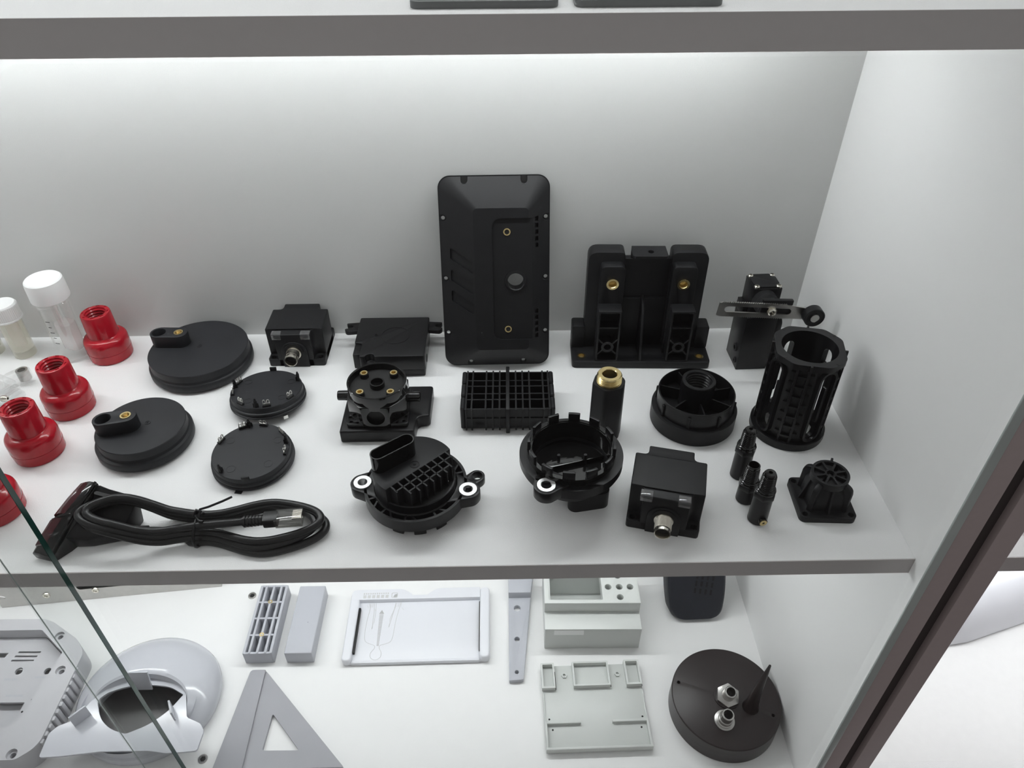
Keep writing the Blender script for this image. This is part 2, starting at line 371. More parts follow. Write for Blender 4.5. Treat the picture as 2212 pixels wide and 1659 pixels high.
round_lid('round_lid', 'large black round lid with obround boss standing near the back panel', 48.5, 46.6, (-598, -50, 0), (-37.5, 8.5), (-18.5, 8), (0, 3), 'black round lids')
round_lid('round_lid', 'smaller black round lid with obround boss in front of the large one', 40, 36.8, (-612.6, -161.5, 0), (-25.5, -6.2), (-8, -2.2), (5, 2.5), 'black round lids')

# ---- black discs with metal clips
clip_proto = None
def clip(parent, ang, r, z=12):
    M = RZ(ang) @ T(r, 0, z)
    b = MB(); b.box(-1.6, 1.0, -3.6, 3.6, 0, 1.8)
    o = part('clip_foot', b, BLK, parent); place(o, M)
    c = MB()
    for s in (-1.7, 1.7):
        c.tube([(-0.8, s - 1.1, 1.4), (-0.8, s - 1.1, 5.2), (-0.8, s - 0.6, 6.2), (-0.8, s, 6.5), (-0.8, s + 0.6, 6.2), (-0.8, s + 1.1, 5.2), (-0.8, s + 1.1, 1.4)], 0.42, 6)
    c.box(-1.2, -0.4, -2.9, 2.9, 1.3, 3.0)
    c = part('metal_clip', c, TIN, parent); place(c, M)
def post(parent, ang, r, z=12):
    b = MB(); b.cyl(1.5, 0, 6.8, 14); b.cyl(0.95, 6.8, 9, 12, r1=0.8); b.box(-2.4, 0.5, -0.6, 0.6, 0, 4.2); b.box(-0.6, 0.6, -2.4, 2.4, 0, 4.2)
    place(part('locating_post', b, BLK, parent), RZ(ang) @ T(r, 0, z))
def clip_disc(label, loc, tilt, clips, posts, tabs, R=34):
    t = thing('clip_disc', label, 'disc', loc, rx=tilt, group='black discs with metal clips')
    prof = [(0, 0), (R - 1.5, 0), (R, 1.2), (R, 2.8), (R - 1.2, 3.4), (R - 1.2, 4.2), (R - 0.4, 4.8), (R - 0.4, 6.2), (R - 1.6, 6.8), (R - 1.6, 7.6), (R - 1.9, 8), (R - 2.1, 11.6), (R - 2.6, 12.1), (0, 12.1)]
    part('body', MB().lathe(prof, 72), BLKL, t)
    for a in clips: clip(t, a, R - 4.2)
    for a in posts: post(t, a, R - 4.6)
    for a in tabs:
        place(part('tab', MB().box(-1.0, 1.0, -3, 3, 0, 4.2), BLK, t, bev=0.3), RZ(a) @ T(R - 2.6, 0, 11.5))
    for a in (150, 30, -40, -120):
        place(part('ejector_mark', MB().ring(3.6, 3.3, 12.1, 12.22, 28), BLK, t), RZ(a) @ T(R - 11, 0, 0))
    return t
d1 = clip_disc('black round disc with metal clips behind the other clip disc', (-518.5, -111, 3.9), -6, (160, -124, -75, -31, -165), (175, -93, 28), (93,))
d2 = clip_disc('black round disc with metal clips in front of the other clip disc', (-512.5, -189, 2.7), 4, (158, 116, 82, 42, -4), (105, -131, 18), (-84,))
place(part('under_clip', MB().box(-3, 3, -1, 3, -3.2, 0), TIN, d1), RZ(-52) @ T(31, 0, 0))
place(part('under_tab', MB().box(-3, 3, -3, 1, -2.2, 0), BLK, d2), RZ(-98 + 90) @ T(0, -33, 0))

# ---- block sensors with M12 connector
def block_sensor(label, loc, rz, threaded):
    t = thing('block_sensor', label, 'sensor', loc, rz=rz, group='black block sensors with round connector')
    h = 27.5; c = 10.0
    def notched(c, r):
        q = []
        for sx, sy in ((1, -1), (1, 1), (-1, 1), (-1, -1)):
            cor = [(sx * (h - c), sy * h), (sx * (h - c), sy * (h - c)), (sx * h, sy * (h - c))]
            if (sx, sy) in ((1, 1), (-1, -1)): cor = cor[::-1]
            q += cor
        return q
    pts = notched(c, 0)
    pts = roundpoly(pts, [1.2, 4.5, 1.2] * 4)
    b = MB(); b.loft([[(x, y, 0) for x, y in pts], [(x, y, 36.4) for x, y in pts], [(x * .985, y * .985, 37.2) for x, y in pts]])
    part('housing', b, BLK, t, bev=0.4, seg=2)
    part('raised_lid', MB().loft([[(x, y, 37.1) for x, y in rrect(-26.5, 26.5, -17, 17, 1)], [(x, y, 38.4) for x, y in rrect(-17, 17, -19, 15, 1)]]), BLK, t)
    fl = MB().prism(rrect(-h, h, -h, h, 2.5), 0, 8)
    holes = MB()
    for sx in (-1, 1):
        for sy in (-1, 1): holes.at(T(sx * 22.8, sy * 22.8, 0)); holes.cyl(2.6, -2, 12, 20)
    part('base_flange', fl, BLK, t, bev=0.5, cut=holes)
    arch = [(-12.5, 0.4), (12.5, 0.4)] + [(12.5 * math.cos(rad(a)), 18 + 11 * math.sin(rad(a))) for a in range(0, 181, 12)]
    part('connector_boss', MB(T(0, -h, 0) @ RX(90)).prism(arch, -1, 1.6), BLK, t, bev=0.3)
    part('boss_collar', MB(T(0, -h, 18.5) @ RX(90)).ring(9.2, 6.2, 1.2, 2.6, 36), BLK, t)
    pr = [(7.2, 1.6), (7.2, 4.5), (6.4, 4.6)]
    if threaded:
        for k in range(7): pr += [(6.3, 4.8 + k * 1.3), (5.75, 5.45 + k * 1.3)]
        pr += [(6.1, 14), (6.1, 15.6)]
    else:
        pr += [(6.3, 5), (6.3, 11.6), (6.1, 11.8), (6.1, 12.4), (6.3, 12.6), (6.3, 15.8)]
    pr += [(6.0, 17), (5.3, 17.2), (5.0, 16.6), (5.0, 7), (0, 7)]
    part('connector', MB(T(0, -h, 18.5) @ RX(90)).lathe(pr, 36), NICK, t, label='nickel plated round connector')
    part('connector_socket', MB(T(0, -h, 18.5) @ RX(90)).cyl(4.65, 7.1, 12, 24), HOLE, t)
    for x in (-14.8, 12.8):
        part('led_window', MB().box(x - 4.6, x + 4.6, -h - 0.35, -h + 6, 31.5, 38.3), WINDOW, t, bev=0.7)
    return t
block_sensor('black block sensor with plain nickel connector standing by the back panel', (-504, -27.8, 0), 0, False)
block_sensor('black block sensor with threaded nickel connector turned to one side', (-176, -244.8, 0), -14.4, True)

# ---- flat control box with forked ears
t = thing('control_box', 'flat black box with forked ears leaning against the back panel', 'box', (-411, -41, 0))
pl = [(-27, -34), (35, -34), (35, 32), (-34.5, 32), (-34.5, -11), (-27, -12.5)]
part('housing', MB().prism(roundpoly(pl, 2), 8.5, 25), BLKS, t, bev=1.4, cut=MB().at(T(-17, -34, 20)).cyl(4.4, -3, 8, 24))
part('lower_shell', MB().prism(roundpoly([(-26, -33), (34, -33), (34, 31), (-33.5, 31), (-33.5, -11), (-26, -12)], 2), 0, 8.5), BLKS, t, bev=0.8)
part('notch_floor', MB().box(-34.3, -27, -28, -10, 6, 23), BLKS, t, bev=1)
part('connector_tab', MB().box(-20, -4, -35.4, -33, 1.5, 12), BLK, t, bev=0.4)
part('round_mark', MB().at(T(4, 0, 0)).ring(14, 13.4, 25, 25.25, 48), BLKS, t)
part('gate_mark', MB().at(T(-15, 1, 0)).ring(1.6, 1.0, 25, 25.4, 20), BLKS, t)
for s in (-1, 1):
    ear = MB()
    e = [(34, 14), (46, 12.5), (48.5, 15), (48.8, 18), (42, 19.5), (40.5, 21.5), (42, 23.5), (47.5, 24), (48.2, 27.5), (34, 29)]
    if s < 0: e = [(-x, y) for x, y in reversed(e)]
    part('ear', ear.prism(roundpoly(e, 1.5), 17, 21.5), BLKS, t, bev=0.5)
part('side_port', MB().at(T(35, -20, 12) @ RY(90)).cyl(4, -1, 0.4, 24), HOLE, t)

# ---- stepped base plate and junction housing on it
t = thing('stepped_plate', 'flat black stepped cover plate lying under the round junction housing', 'cover', (-405, -136, 0))
pl = [(-38.5, -30.5), (26, -30.5), (27, -15), (29, -12), (36, -11), (38, -9), (38.5, 31), (-38.5, 31)]
part('body', MB().prism(roundpoly(pl, [2, 2, 4, 3, 3, 2, 3, 3]), 0, 13), BLKS, t, bev=1.6, seg=3)
t = thing('junction_housing', 'round black junction housing with four brass inserts and side stubs', 'housing', (-411, -137, 13))
oct_ = lambda a, c: [(-a + c, -a), (a - c, -a), (a, -a + c), (a, a - c), (a - c, a), (-a + c, a), (-a, a - c), (-a, -a + c)]
b = MB(); b.loft([[(x, y, 0) for x, y in oct_(25.5, 14)], [(x, y, 14) for x, y in oct_(25.5, 14)], [(x, y, 23) for x, y in oct_(25.2, 12.5)]])
part('body', b, BLKG, t, bev=0.5, cut=MB(T(0, -25.5, 11.5) @ RX(90)).cyl(7.6, -6, 3, 32))
part('port_bore', MB(T(0, -25.5, 11.5) @ RX(90)).cyl(7.5, -5.9, -5, 32), HOLE, t)
for sx in (-1, 1):
    for sy in (-1, 1):
        e = MB(); tri = [(sx * 10, sy * 25), (sx * 26.5, sy * 25), (sx * 26.5, sy * 9)]
        hs = MB()
        for hx, hy in ((22.5, 21.5), (24, 15.5), (17, 23)): hs.at(T(sx * hx, sy * hy, 0)).cyl(1.4, -2, 8, 14)
        part('mounting_ear', e.prism(roundpoly(tri, [1, 3, 1]), 0, 4.5), BLKS, t, bev=0.4, cut=hs)
part('rim', MB().lathe([(25.2, 18), (25.7, 19), (25.7, 32.6), (25.2, 33), (24.2, 33), (23.8, 32.5), (23.8, 24.2), (0, 24.2), (0, 20)], 72), BLKG, t)
part('dark_floor', MB().cyl(23.7, 24, 26.5, 48), HOLE, t)
part('centre_tube', MB().lathe([(6.6, 22), (6.4, 31), (5.2, 31), (5.0, 26.7), (0, 26.7)], 36), BLKG, t)
for sx in (-1, 1):
    for sy in (-1, 1):
        part('pillar', MB().at(T(sx * 13, sy * 13, 0)).ring(3.9, 2.6, 22, 30.6, 24), BLKS, t)
        part('insert', MB().at(T(sx * 13, sy * 13, 0)).lathe([(3.2, 30), (3.2, 31.1), (2.0, 31.1), (1.7, 30.3), (1.7, 27), (0, 27)], 20), BRASS, t, label='brass threaded insert')
        part('rib', MB().at(RZ(45 + (0 if sx * sy > 0 else 90)) @ T(0, 0, 0)).box(7 * sx, 12 * sx, -0.5, 0.5, 22, 26), BLKS, t)
for s in (-1, 1):
    part('stub', MB(T(0, -1.5 * s, 15) @ RY(90 * s)).lathe([(4.6, 24), (4.4, 35.6), (4.0, 36.2), (3.2, 36.2), (3, 33), (0, 33)], 28), BLKG, t)

# ---- tall rear cover leaning against the back panel
t = thing('rear_cover', 'tall black rear cover with round hole leaning against the back panel', 'cover', (-307.5, -57.5, 1.2), rx=90 - 17.2, rz=0.5)
W = 50.5; HH = 180.0
holes = [circ(1.8, 16, x, y) for x, y in ((-46.8, 143), (-46.6, 87), (-46.4, 34), (46.8, 143), (46.8, 87.5), (46.8, 34.5), (-25.5, 4.2), (25.5, 4.8))]
part('flange', MB().prism(rrect(-W, W, 0, HH, 11, 8), 0, 2.4, holes + [circ(7.6, 32, 18.5, 86)]), BLKS, t)
for x in (-26.5, 27):
    part('top_notch', MB().prism(obround(x, 175, x, 177, 2.7), 2.3, 2.75), HOLE, t)
lo = rrect(-49.6, 49.6, 0.9, HH - 0.9, 10.4, 8); hi = rrect(-19, 30.5, 20, 153, 4, 8)
fr = MB().loft([[(x, y, 2.2) for x, y in lo], [(x, y, 2.9) for x, y in lo], [(x, y, 16.5) for x, y in hi]])
cutm = MB()
cutm.at(T(18.5, 86, 0)).cyl(7.6, -5, 30, 36)
cutm.at(Matrix()).prism(roundpoly([(-2.5, 30), (36, 30), (36, 144), (-2.5, 144)], [9, 1, 1, 9], 6), 14.0, 30)
for x, y in ((-46.8, 143), (-46.6, 87), (-46.4, 34), (46.8, 143), (46.8, 87.5), (46.8, 34.5), (-25.5, 4.2), (25.5, 4.8), (-26.5, 176), (27, 176)):
    cutm.at(T(x, y, 0)).cyl(3.1, 2.42, 30, 20)
    if y < 170: cutm.cyl(1.8, -3, 30, 16)
    if abs(x) > 30: cutm.at(Matrix()).box(min(x, x * 1.2), max(x, x * 1.2), y - 3.1, y + 3.1, 2.42, 30)
    else: cutm.at(Matrix()).box(x - 3.1, x + 3.1, min(y, 200 if y > 90 else -9), max(y, 200 if y > 90 else -9), 2.42, 30)
cutm.at(Matrix())
sl = (16.5 - 2.9) / (49.6 - 19)             # slope of the left flank
shear = Matrix(((1, 0, 0, 0), (0, 1, 0, 0), (sl, 0, 1, 0), (0, 0, 0, 1)))
for ya in (117, 97, 77.5):
    cutm.at(T(0, 0, 2.9 + sl * 49.6) @ shear)
    cutm.prism(roundpoly([(-41.5, ya - 11), (-21, ya - 23), (-21, ya - 12.5), (-41.5, ya)], [1, 1, 1, 3]), -1.8, 9)
sr = (16.5 - 2.9) / (49.6 - 30.5); shr = Matrix(((1, 0, 0, 0), (0, 1, 0, 0), (-sr, 0, 1, 0), (0, 0, 0, 1)))
for y0 in (116.5, 30):
    for k in range(5):
        cutm.at(T(0, 0, 2.9 + sr * 49.6) @ shr); cutm.box(36.6, 39.6, y0 + k * 6, y0 + k * 6 + 4.2, -3, 9)
part('raised_back', fr, BLK, t, cut=cutm, sharp=9)
part('hole_collar', MB().at(T(18.5, 86, 0)).lathe([(10.4, 14.1), (10, 15.4), (8.4, 15.8), (7.6, 15.2), (7.6, 1), (8.2, 1), (8.2, 13.8)], 44, True), BLKS, t)
for y in (131.5, 40):
    part('insert', MB().at(T(11, y, 0)).ring(3.3, 2.2, 13, 14.9, 24), BRASS, t, label='dull brass insert')
    part('insert_bore', MB().at(T(11, y, 0)).cyl(2.2, 13.6, 14.2, 20), HOLE, t)

# ---- mounting bracket
t = thing('mounting_bracket', 'broad black mounting bracket with two columns and brass inserts', 'bracket', (-167.8, -67, 0), rz=-1.8)
part('base_plate', MB().prism(roundpoly([(-67, 0), (67, 0), (67, 40), (-67, 40)], [5, 5, 1, 1], 5), 0, 7.5), BLK, t, bev=0.8, cut=MB().at(T(57.5, 10, 0)).cyl(3.9, -3, 12, 24).at(T(-57.5, 10, 0)).cyl(3.9, -3, 12, 24))
for s in (-1, 1):
    x = (lambda a, b: (min(s * a, s * b), max(s * a, s * b)))
    part('ear', MB(T(0, 40, 0) @ RX(90)).prism(roundpoly([(x(54, 67)[0], 7), (x(54, 67)[1], 7), (x(54, 67)[1], 33), (x(54, 67)[0], 33)], 2.5), 0, 16), BLK, t, bev=1)
    part('upright', MB(T(0, 42, 0) @ RX(90)).prism(roundpoly([(x(21.5, 55)[0], 7), (x(21.5, 55)[1], 7), (x(21.5, 55)[1], 113), (x(21.5, 55)[0], 113)], [.5, .5, 9 if s > 0 else 5, 5 if s > 0 else 9], 6), 0, 16), BLK, t, bev=1.4)
    part('column', MB(T(0, 30, 0) @ RX(90)).prism(roundpoly([(x(21.8, 44)[0], 7), (x(21.8, 44)[1], 7), (x(21.8, 44)[1], 104), (x(21.8, 44)[0], 104)], [.5, .5, 5, 5], 6), 0, 14.5), BLK, t, bev=1.2, cut=MB(T(s * 32.6, 15.5, 86) @ RX(90)).cyl(5.5, -7, 3, 32))
    lc = MB().box(*x(23, 44.8), 1.5, 17, 7, 65)
    ct = MB().box(*x(25, 42.8), -4, 13.5, 8.5, 62.6)
    part('lower_column', lc, BLK, t, bev=0.9, cut=ct)
    for z in (45.5,): part('web', MB().box(*x(24.8, 43), 2.2, 14, z, z + 1.4), BLK, t)
    xc = s * 33.9
    part('boss', MB(T(xc, 14, 24) @ RX(90)).ring(6.0, 3.3, 0, 11.8, 28), BLK, t)
    for sx in (-1, 1):
        for a in (38, -38):
            p0 = Vector((xc + sx * 5.2 * math.cos(rad(a)), 24 + 5.2 * math.sin(rad(a)))); p1 = Vector((xc + sx * 9.6, 24 + (9.2 if a > 0 else -9.2)))
            d = (p1 - p0).normalized(); nn = Vector((-d.y, d.x)) * 0.75
            part('web', MB(T(0, 14, 0) @ RX(90)).prism([tuple(p0 + nn), tuple(p0 - nn), tuple(p1 - nn), tuple(p1 + nn)], 0, 11.5), BLK, t)
    part('insert', MB(T(s * 32.6, 15.5, 86) @ RX(90)).lathe([(5.7, -2), (5.7, 0.7), (3.9, 0.7), (3.5, 0.1), (3.9, -0.6), (3.4, -1.4), (3.9, -2.2), (3.4, -3), (3.4, -6), (0, -6)], 36), BRASS, t, label='knurled brass threaded insert')
    part('base_insert', MB().at(T(s * 57.5, 10, 0)).ring(4.3, 2.9, 1, 8.1, 28), BRASS, t, label='brass bush')
part('centre_plate', MB().box(-22, 22, 33, 40, 7, 103), BLK, t, bev=0.6)
part('centre_shelf', MB().prism([(-22, 30), (22, 30), (22, 34), (-22, 34)], 7, 62), BLK, t, bev=0.8)
part('centre_rib', MB(T(-1.2, 0, 0) @ RZ(90) @ RX(90)).prism([(1.5, 7), (34, 7), (34, 64), (25, 63), (17, 56)], -1.3, 1.3), BLK, t, bev=0.5)
part('top_tab', MB().prism(roundpoly([(-16, 17), (16, 17), (15.5, 37), (-15.5, 37)], [3, 3, .5, .5]), 111.5, 114, [circ(2.8, 20, 1, 26)]), BLK, t)
part('tab_neck', MB().box(-15.5, 15.5, 34, 37, 102, 112), BLK, t, bev=0.5)

# ---- limit switch with roller lever
t = thing('limit_switch', 'black limit switch with a serrated steel lever and roller', 'switch', (-60.5, -54, 0), rz=2)
part('body', MB().box(-16, 13.5, -16.5, 16.5, 0, 60), BLKS, t, bev=0.8)
part('side_cover', MB(T(13.6, 0, 0) @ RZ(90) @ RX(90)).prism(roundpoly([(-15, 1.5), (15, 1.5), (15, 60), (-8, 60), (-15, 52)], 1.5), 0, 6), BLKS, t, bev=0.7)
for z, r in ((20, 4.2), (8, 3)):
    part('side_knob', MB(T(-16, -6 - (20 - z) * 0.4, z) @ RY(-90)).ring(r, r * .55, -1, 1.3, 20), BLK, t)
part('head', MB().box(-13, 13, -11, 14, 60, 88), BLKS, t, bev=0.8)
part('head_step', MB().box(-17.5, -12.5, -6, 12, 55, 66), BLKS, t, bev=0.6)
part('head_cap', MB().prism(roundpoly([(-8, -10), (8, -10), (8, -6), (12, -5), (12, 8), (8, 9), (8, 13), (-8, 13), (-8, 9), (-12, 8), (-12, -5), (-8, -6)], 1.5), 88, 89.6), BLK, t, bev=0.3)
for x in (-10, 10):
    for y in (-8.2, 11.2):
        s = MB(T(x, y, 88)); s.lathe([(2.6, 0), (2.6, 1.3), (1.8, 2.1), (0, 2.4)], 18)
        cr = MB(T(x, y, 88) @ RZ(30)); cr.box(-1.7, 1.7, -0.35, 0.35, 1.3, 4); cr.box(-0.35, 0.35, -1.7, 1.7, 1.3, 4)
        part('screw', s, NICK, t, cut=cr)
part('shaft_hub', MB(T(-2, -10, 76) @ RX(90)).lathe([(11, 0), (11, 8), (9.4, 10), (9.4, 17), (0, 17)], 40), BLK, t)
part('lever_carrier', MB(T(-2, -27, 78) @ RY(3)).box(-9, 19, -3, 1.2, -7.5, 9.5), BLKS, t, bev=0.8)
LM = T(-2, -31.2, 77.5) @ RY(5)
edge = []
for i in range(61):
    xx = -47 + i * 1.0; edge.append((xx, 7.0 + (0.8 if i % 2 else 0)))
bot = []
for i in range(61):
    xx = 13 - i * 1.0; bot.append((xx, -7.0 - (0.8 if i % 2 else 0)))
arm = [(-49, -6.5)] + [(-48.8, 6.5)] + edge + [(30, 4.8), (36, 4.5), (36, -4.5), (30, -7)] + bot
lev = MB(LM @ RX(90)).prism(arm[::-1], -0.8, 0.8, [obround(-40.5, 0.3, 15, 0.3, 3.0)])
part('lever', lev, STEEL, t, label='serrated steel lever arm with a long slot')
part('pivot_washer', MB(LM @ RX(90)).cyl(4.6, 0.8, 1.8, 24), NICK, t)
s = MB(LM @ RX(90)).lathe([(3.9, 1.8), (3.9, 3), (2.8, 4.4), (0, 5)], 24); cr = MB(LM @ RX(90) @ RZ(40)); cr.box(-2.4, 2.4, -.5, .5, 3.6, 8); cr.box(-.5, .5, -2.4, 2.4, 3.6, 8)
part('pivot_screw', s, NICK, t, cut=cr)
RM = LM @ T(37, 0, 0) @ RX(90)
part('roller', MB(RM).lathe([(0, 0.9), (8.6, 0.9), (9.2, 1.6), (9.2, 9), (8.4, 9.6), (7.6, 9), (6, 8.8), (0, 8.8)], 44), BLK, t, label='black rubber roller')
part('roller_pin', MB(RM).prism(circ(3.9, 24)[:20] + [(3.2, -1.6)], 8.8, 10), STEEL, t)

# ---- slotted cylinder
t = thing('slotted_cylinder', 'black slotted hollow cylinder with an octagonal top flange', 'cylinder', (-52, -154.5, 0), rz=8)
tubeb = MB().ring(26.4, 22.4, 7, 85, 72)
ct = MB()
for k in range(4):
    ct.at(RZ(k * 90 - 78) @ RY(90)).prism(obround(-74, 0, -16, 0, 5.0, 8), 18, 34)
part('barrel', tubeb, BLKS, t, cut=ct)
part('bottom_flange', MB().lathe([(31.2, 0), (31.6, 0.6), (31.6, 6.8), (31, 7.4), (22.4, 7.4), (22.4, 0)], 72, True), BLKS, t)
cutn = MB()
for k in range(8): cutn.at(RZ(k * 45 + 4)).box(30.4, 34, -0.45, 0.45, -1, 9); cutn.at(RZ(k * 45 + 14)).box(30.4, 34, -0.45, 0.45, -1, 9)
to = roundpoly([(31 * math.cos(rad(a)), 31 * math.sin(rad(a))) for a in (8, 42, 98, 132, 188, 222, 278, 312)], 4)
part('top_flange', MB().prism(to, 83, 88.5, [circ(22.4, 48)]), BLKS, t)
for k in range(8):
    a = k * 45 + 22
    part('flange_notch', MB(RZ(a)).box(27.2, 29.6, -0.8, 0.8, 84, 88.7), HOLE, t)
    part('flange_split', MB(RZ(k * 45 + 4)).box(31.3, 31.75, -0.35, 0.35, 0.4, 7.0), HOLE, t)
for k in range(4):
    for s in (-1, 1):
        part('stave', MB(RZ(k * 90 - 33 + s * 9)).box(26, 29.4, -1.1, 1.1, 7, 84), BLKS, t, bev=0.3)
    part('slot_frame', MB(RZ(k * 90 - 78) @ RY(90)).prism(obround(-74, 0, -16, 0, 8.6, 10), 24.6, 28.9, [obround(-74, 0, -16, 0, 6.4, 10)]), BLKS, t)
    part('slot_bridge', MB(RZ(k * 90 - 78) @ RY(90)).prism(obround(-62, 3.2, -28, 3.2, 1.5, 6), 23.2, 26.4), BLKS, t)
    for q in range(7):
        z = 13 + q * 10.4
        part('rung', MB(RZ(k * 90 - 33)).box(26, 28.8, -3.6, 3.6, z, z + 1.7), BLKS, t)
        for s in (-1, 1):
            part('rung', MB(RZ(k * 90 - 33 + s * 14.5)).box(26, 28.4, -2.2, 2.2, z + 3, z + 4.3), BLKS, t)

# ---- ribbed block
t = thing('ribbed_block', 'black ribbed grid block with a thick centre fin', 'block', (-298, -127, 0), rz=-0.6)
xs = [-36.5, -31.5, -19.3, -13.2, -7.2, 7.2, 13.2, 19.3, 31.5, 36.5]
ys = [-25.5, -13, -5, 5.5, 13.5, 25.5]
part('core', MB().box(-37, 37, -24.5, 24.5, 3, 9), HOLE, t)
for x in xs: part('cross_rib', MB().box(x - 0.7, x + 0.7, -27.8, 26.8, 1.5, 25.4), BLK, t)
for y in ys: part('long_rib', MB().box(-37, 37, y - 0.7, y + 0.7, 3, 24.6), BLK, t)
part('centre_fin', MB().box(-1.6, 1.6, -30.5, 30, 0, 28), BLK, t, bev=0.5)
part('mid_band', MB().box(-37, 37, -27.2, -25.2, 13.6, 14.8), BLK, t)
for s in (-1, 1):
    for y0, y1 in ((-26.5, -10), (-8.4, 8.6), (10.2, 26.5)):
        part('end_cheek', MB().box(min(s * 37, s * 41.3), max(s * 37, s * 41.3), y0, y1, 1.5, 25.6), BLK, t, bev=1.2, seg=1)
    part('oval_boss', MB(T(s * 25.4, -25.2, 8) @ RX(90)).prism([(4.6 * math.cos(rad(a)), 2.5 * math.sin(rad(a))) for a in range(0, 360, 15)], 0, 1), BLKS, t)

# ---- hexagonal sleeve with brass thread
t = thing('hex_sleeve', 'black six sided sleeve with a brass threaded nipple on top', 'sleeve', (-213.2, -155.5, 0), rz=12)
hx = []
for k in range(6):
    a = k * 60; p0 = Vector((15.0 * math.cos(rad(a)), 15.0 * math.sin(rad(a)))); hx.append(tuple(p0))
hx = roundpoly(hx, 3.4, 5)
b = MB(); b.loft([[(x * 1.03, y * 1.03, 0) for x, y in hx], [(x, y, 54.6) for x, y in hx], [(x * .95, y * .95, 56) for x, y in hx]])
part('body', b, BLK, t)
pr = [(0, 50), (10.6, 50), (10.6, 56.6), (9.7, 56.9)]
for k in range(4): pr += [(9.6, 57.2 + k * 1.5), (10.5, 57.9 + k * 1.5), (10.5, 58.1 + k * 1.5), (9.6, 58.7 + k * 1.5)]
pr += [(10.1, 63.4), (9.5, 64.2), (6.6, 64.2), (6.0, 63.5), (6.0, 52), (0, 52)]
part('nipple', MB().lathe(pr, 44), BRASS, t, label='brass threaded nipple')

# ---- dome cap with threaded neck
t = thing('webbed_housing', 'black two step round housing with thin webs and a threaded neck', 'housing', (-132.8, -140.8, 0))
part('skirt', MB().lathe([(0, 0), (36.8, 0), (37.3, 0.6), (37.3, 15.5), (36.6, 16.2), (33.2, 16.4), (0, 16.4)], 72), BLK, t)
part('wall', MB().lathe([(33.4, 16), (33.2, 31.6), (32.8, 32), (32.2, 32), (31.9, 31.5), (31.9, 18), (0, 18), (0, 16)], 72), BLKS, t)
part('neck', MB().lathe([(14.8, 17), (14.4, 43.8), (14.0, 44.4), (11.4, 44.4), (10.9, 43.8)] + [q for k in range(8) for q in ((10.9, 42.5 - k * 2.9), (9.9, 41.6 - k * 2.9), (9.9, 41.1 - k * 2.9), (10.9, 40.2 - k * 2.9))] + [(11, 17.5), (0, 17.5)], 48), BLKS, t)
for k in range(7): part('web', MB(RZ((-88, -140, 158, 108, 60, 12, -36)[k])).prism([(14, -0.6), (32.2, -0.6), (32.2, 0.6), (14, 0.6)], 17.5, 29.5), BLKS, t)
for k in range(8): part('clip_rib', MB(RZ(k * 45 + 24)).box(33, 34.8, -1.3, 1.3, 16, 28), BLK, t, bev=0.4)

# ---- threaded plugs
def plug(label, loc, kind, rz, hb=28):
    D = hb - 25
    t = thing('threaded_plug', label, 'plug', loc, rz=rz, group='black threaded plugs')
    part('barrel', MB().lathe([(0, 0), (7.1, 0), (7.5, 0.5), (7.2, hb), (0, hb)], 36), BLKS, t)
    part('hex_collar', MB().prism([(8.6 * math.cos(rad(a)), 8.6 * math.sin(rad(a))) for a in range(0, 360, 60)], 24 + D, 29 + D), BLKS, t, bev=0.5)
    pr = [(0, 29), (7.6, 29), (7.6, 30.4), (6.4, 30.8), (7.2, 31.2), (7.2, 32), (6.2, 32.4)]
    for k in range(8):
        r = 6.0 - k * 0.09; pr += [(r, 32.8 + k * 1.6), (r, 33.3 + k * 1.6), (r - 0.75, 33.8 + k * 1.6), (r - 0.75, 34.1 + k * 1.6)]
    if kind == 'open': pr += [(4.9, 45.8), (4.9, 47.6), (4.5, 48), (3.9, 48), (3.8, 40), (0, 40)]
    else: pr += [(4.6, 45.8), (4.6, 46.8), (3.9, 48), (1.5, 48.2), (1.4, 44), (0, 44)]
    part('threaded_neck', MB(T(0, 0, D)).lathe(pr, 36), BLKG, t)
    if kind == 'port':
        part('side_port', MB(T(0, -7, 6.2) @ RX(90)).cyl(3.4, -2, 2.4, 22), BLKG, t)
        part('port_ring', MB(T(0, -7, 6.2) @ RX(90)).ring(2.8, 1.0, 2, 3, 24), BRASS, t, label='brass ring of the side port')
    else: part('side_slot', MB(RZ(-80)).box(-7.6, -6.8, -0.5, 0.5, 8, 10.5), HOLE, t)
    return t
plug('black threaded plug with a pinhole tip, standing apart behind the other two', (-108, -211.5, 0), 'pin', 0)
plug('black threaded plug with a wide open tip', (-110, -238, 0), 'open', 15, 15)
plug('black threaded plug with a brass ringed port near its foot', (-106, -259, 0), 'port', 6)

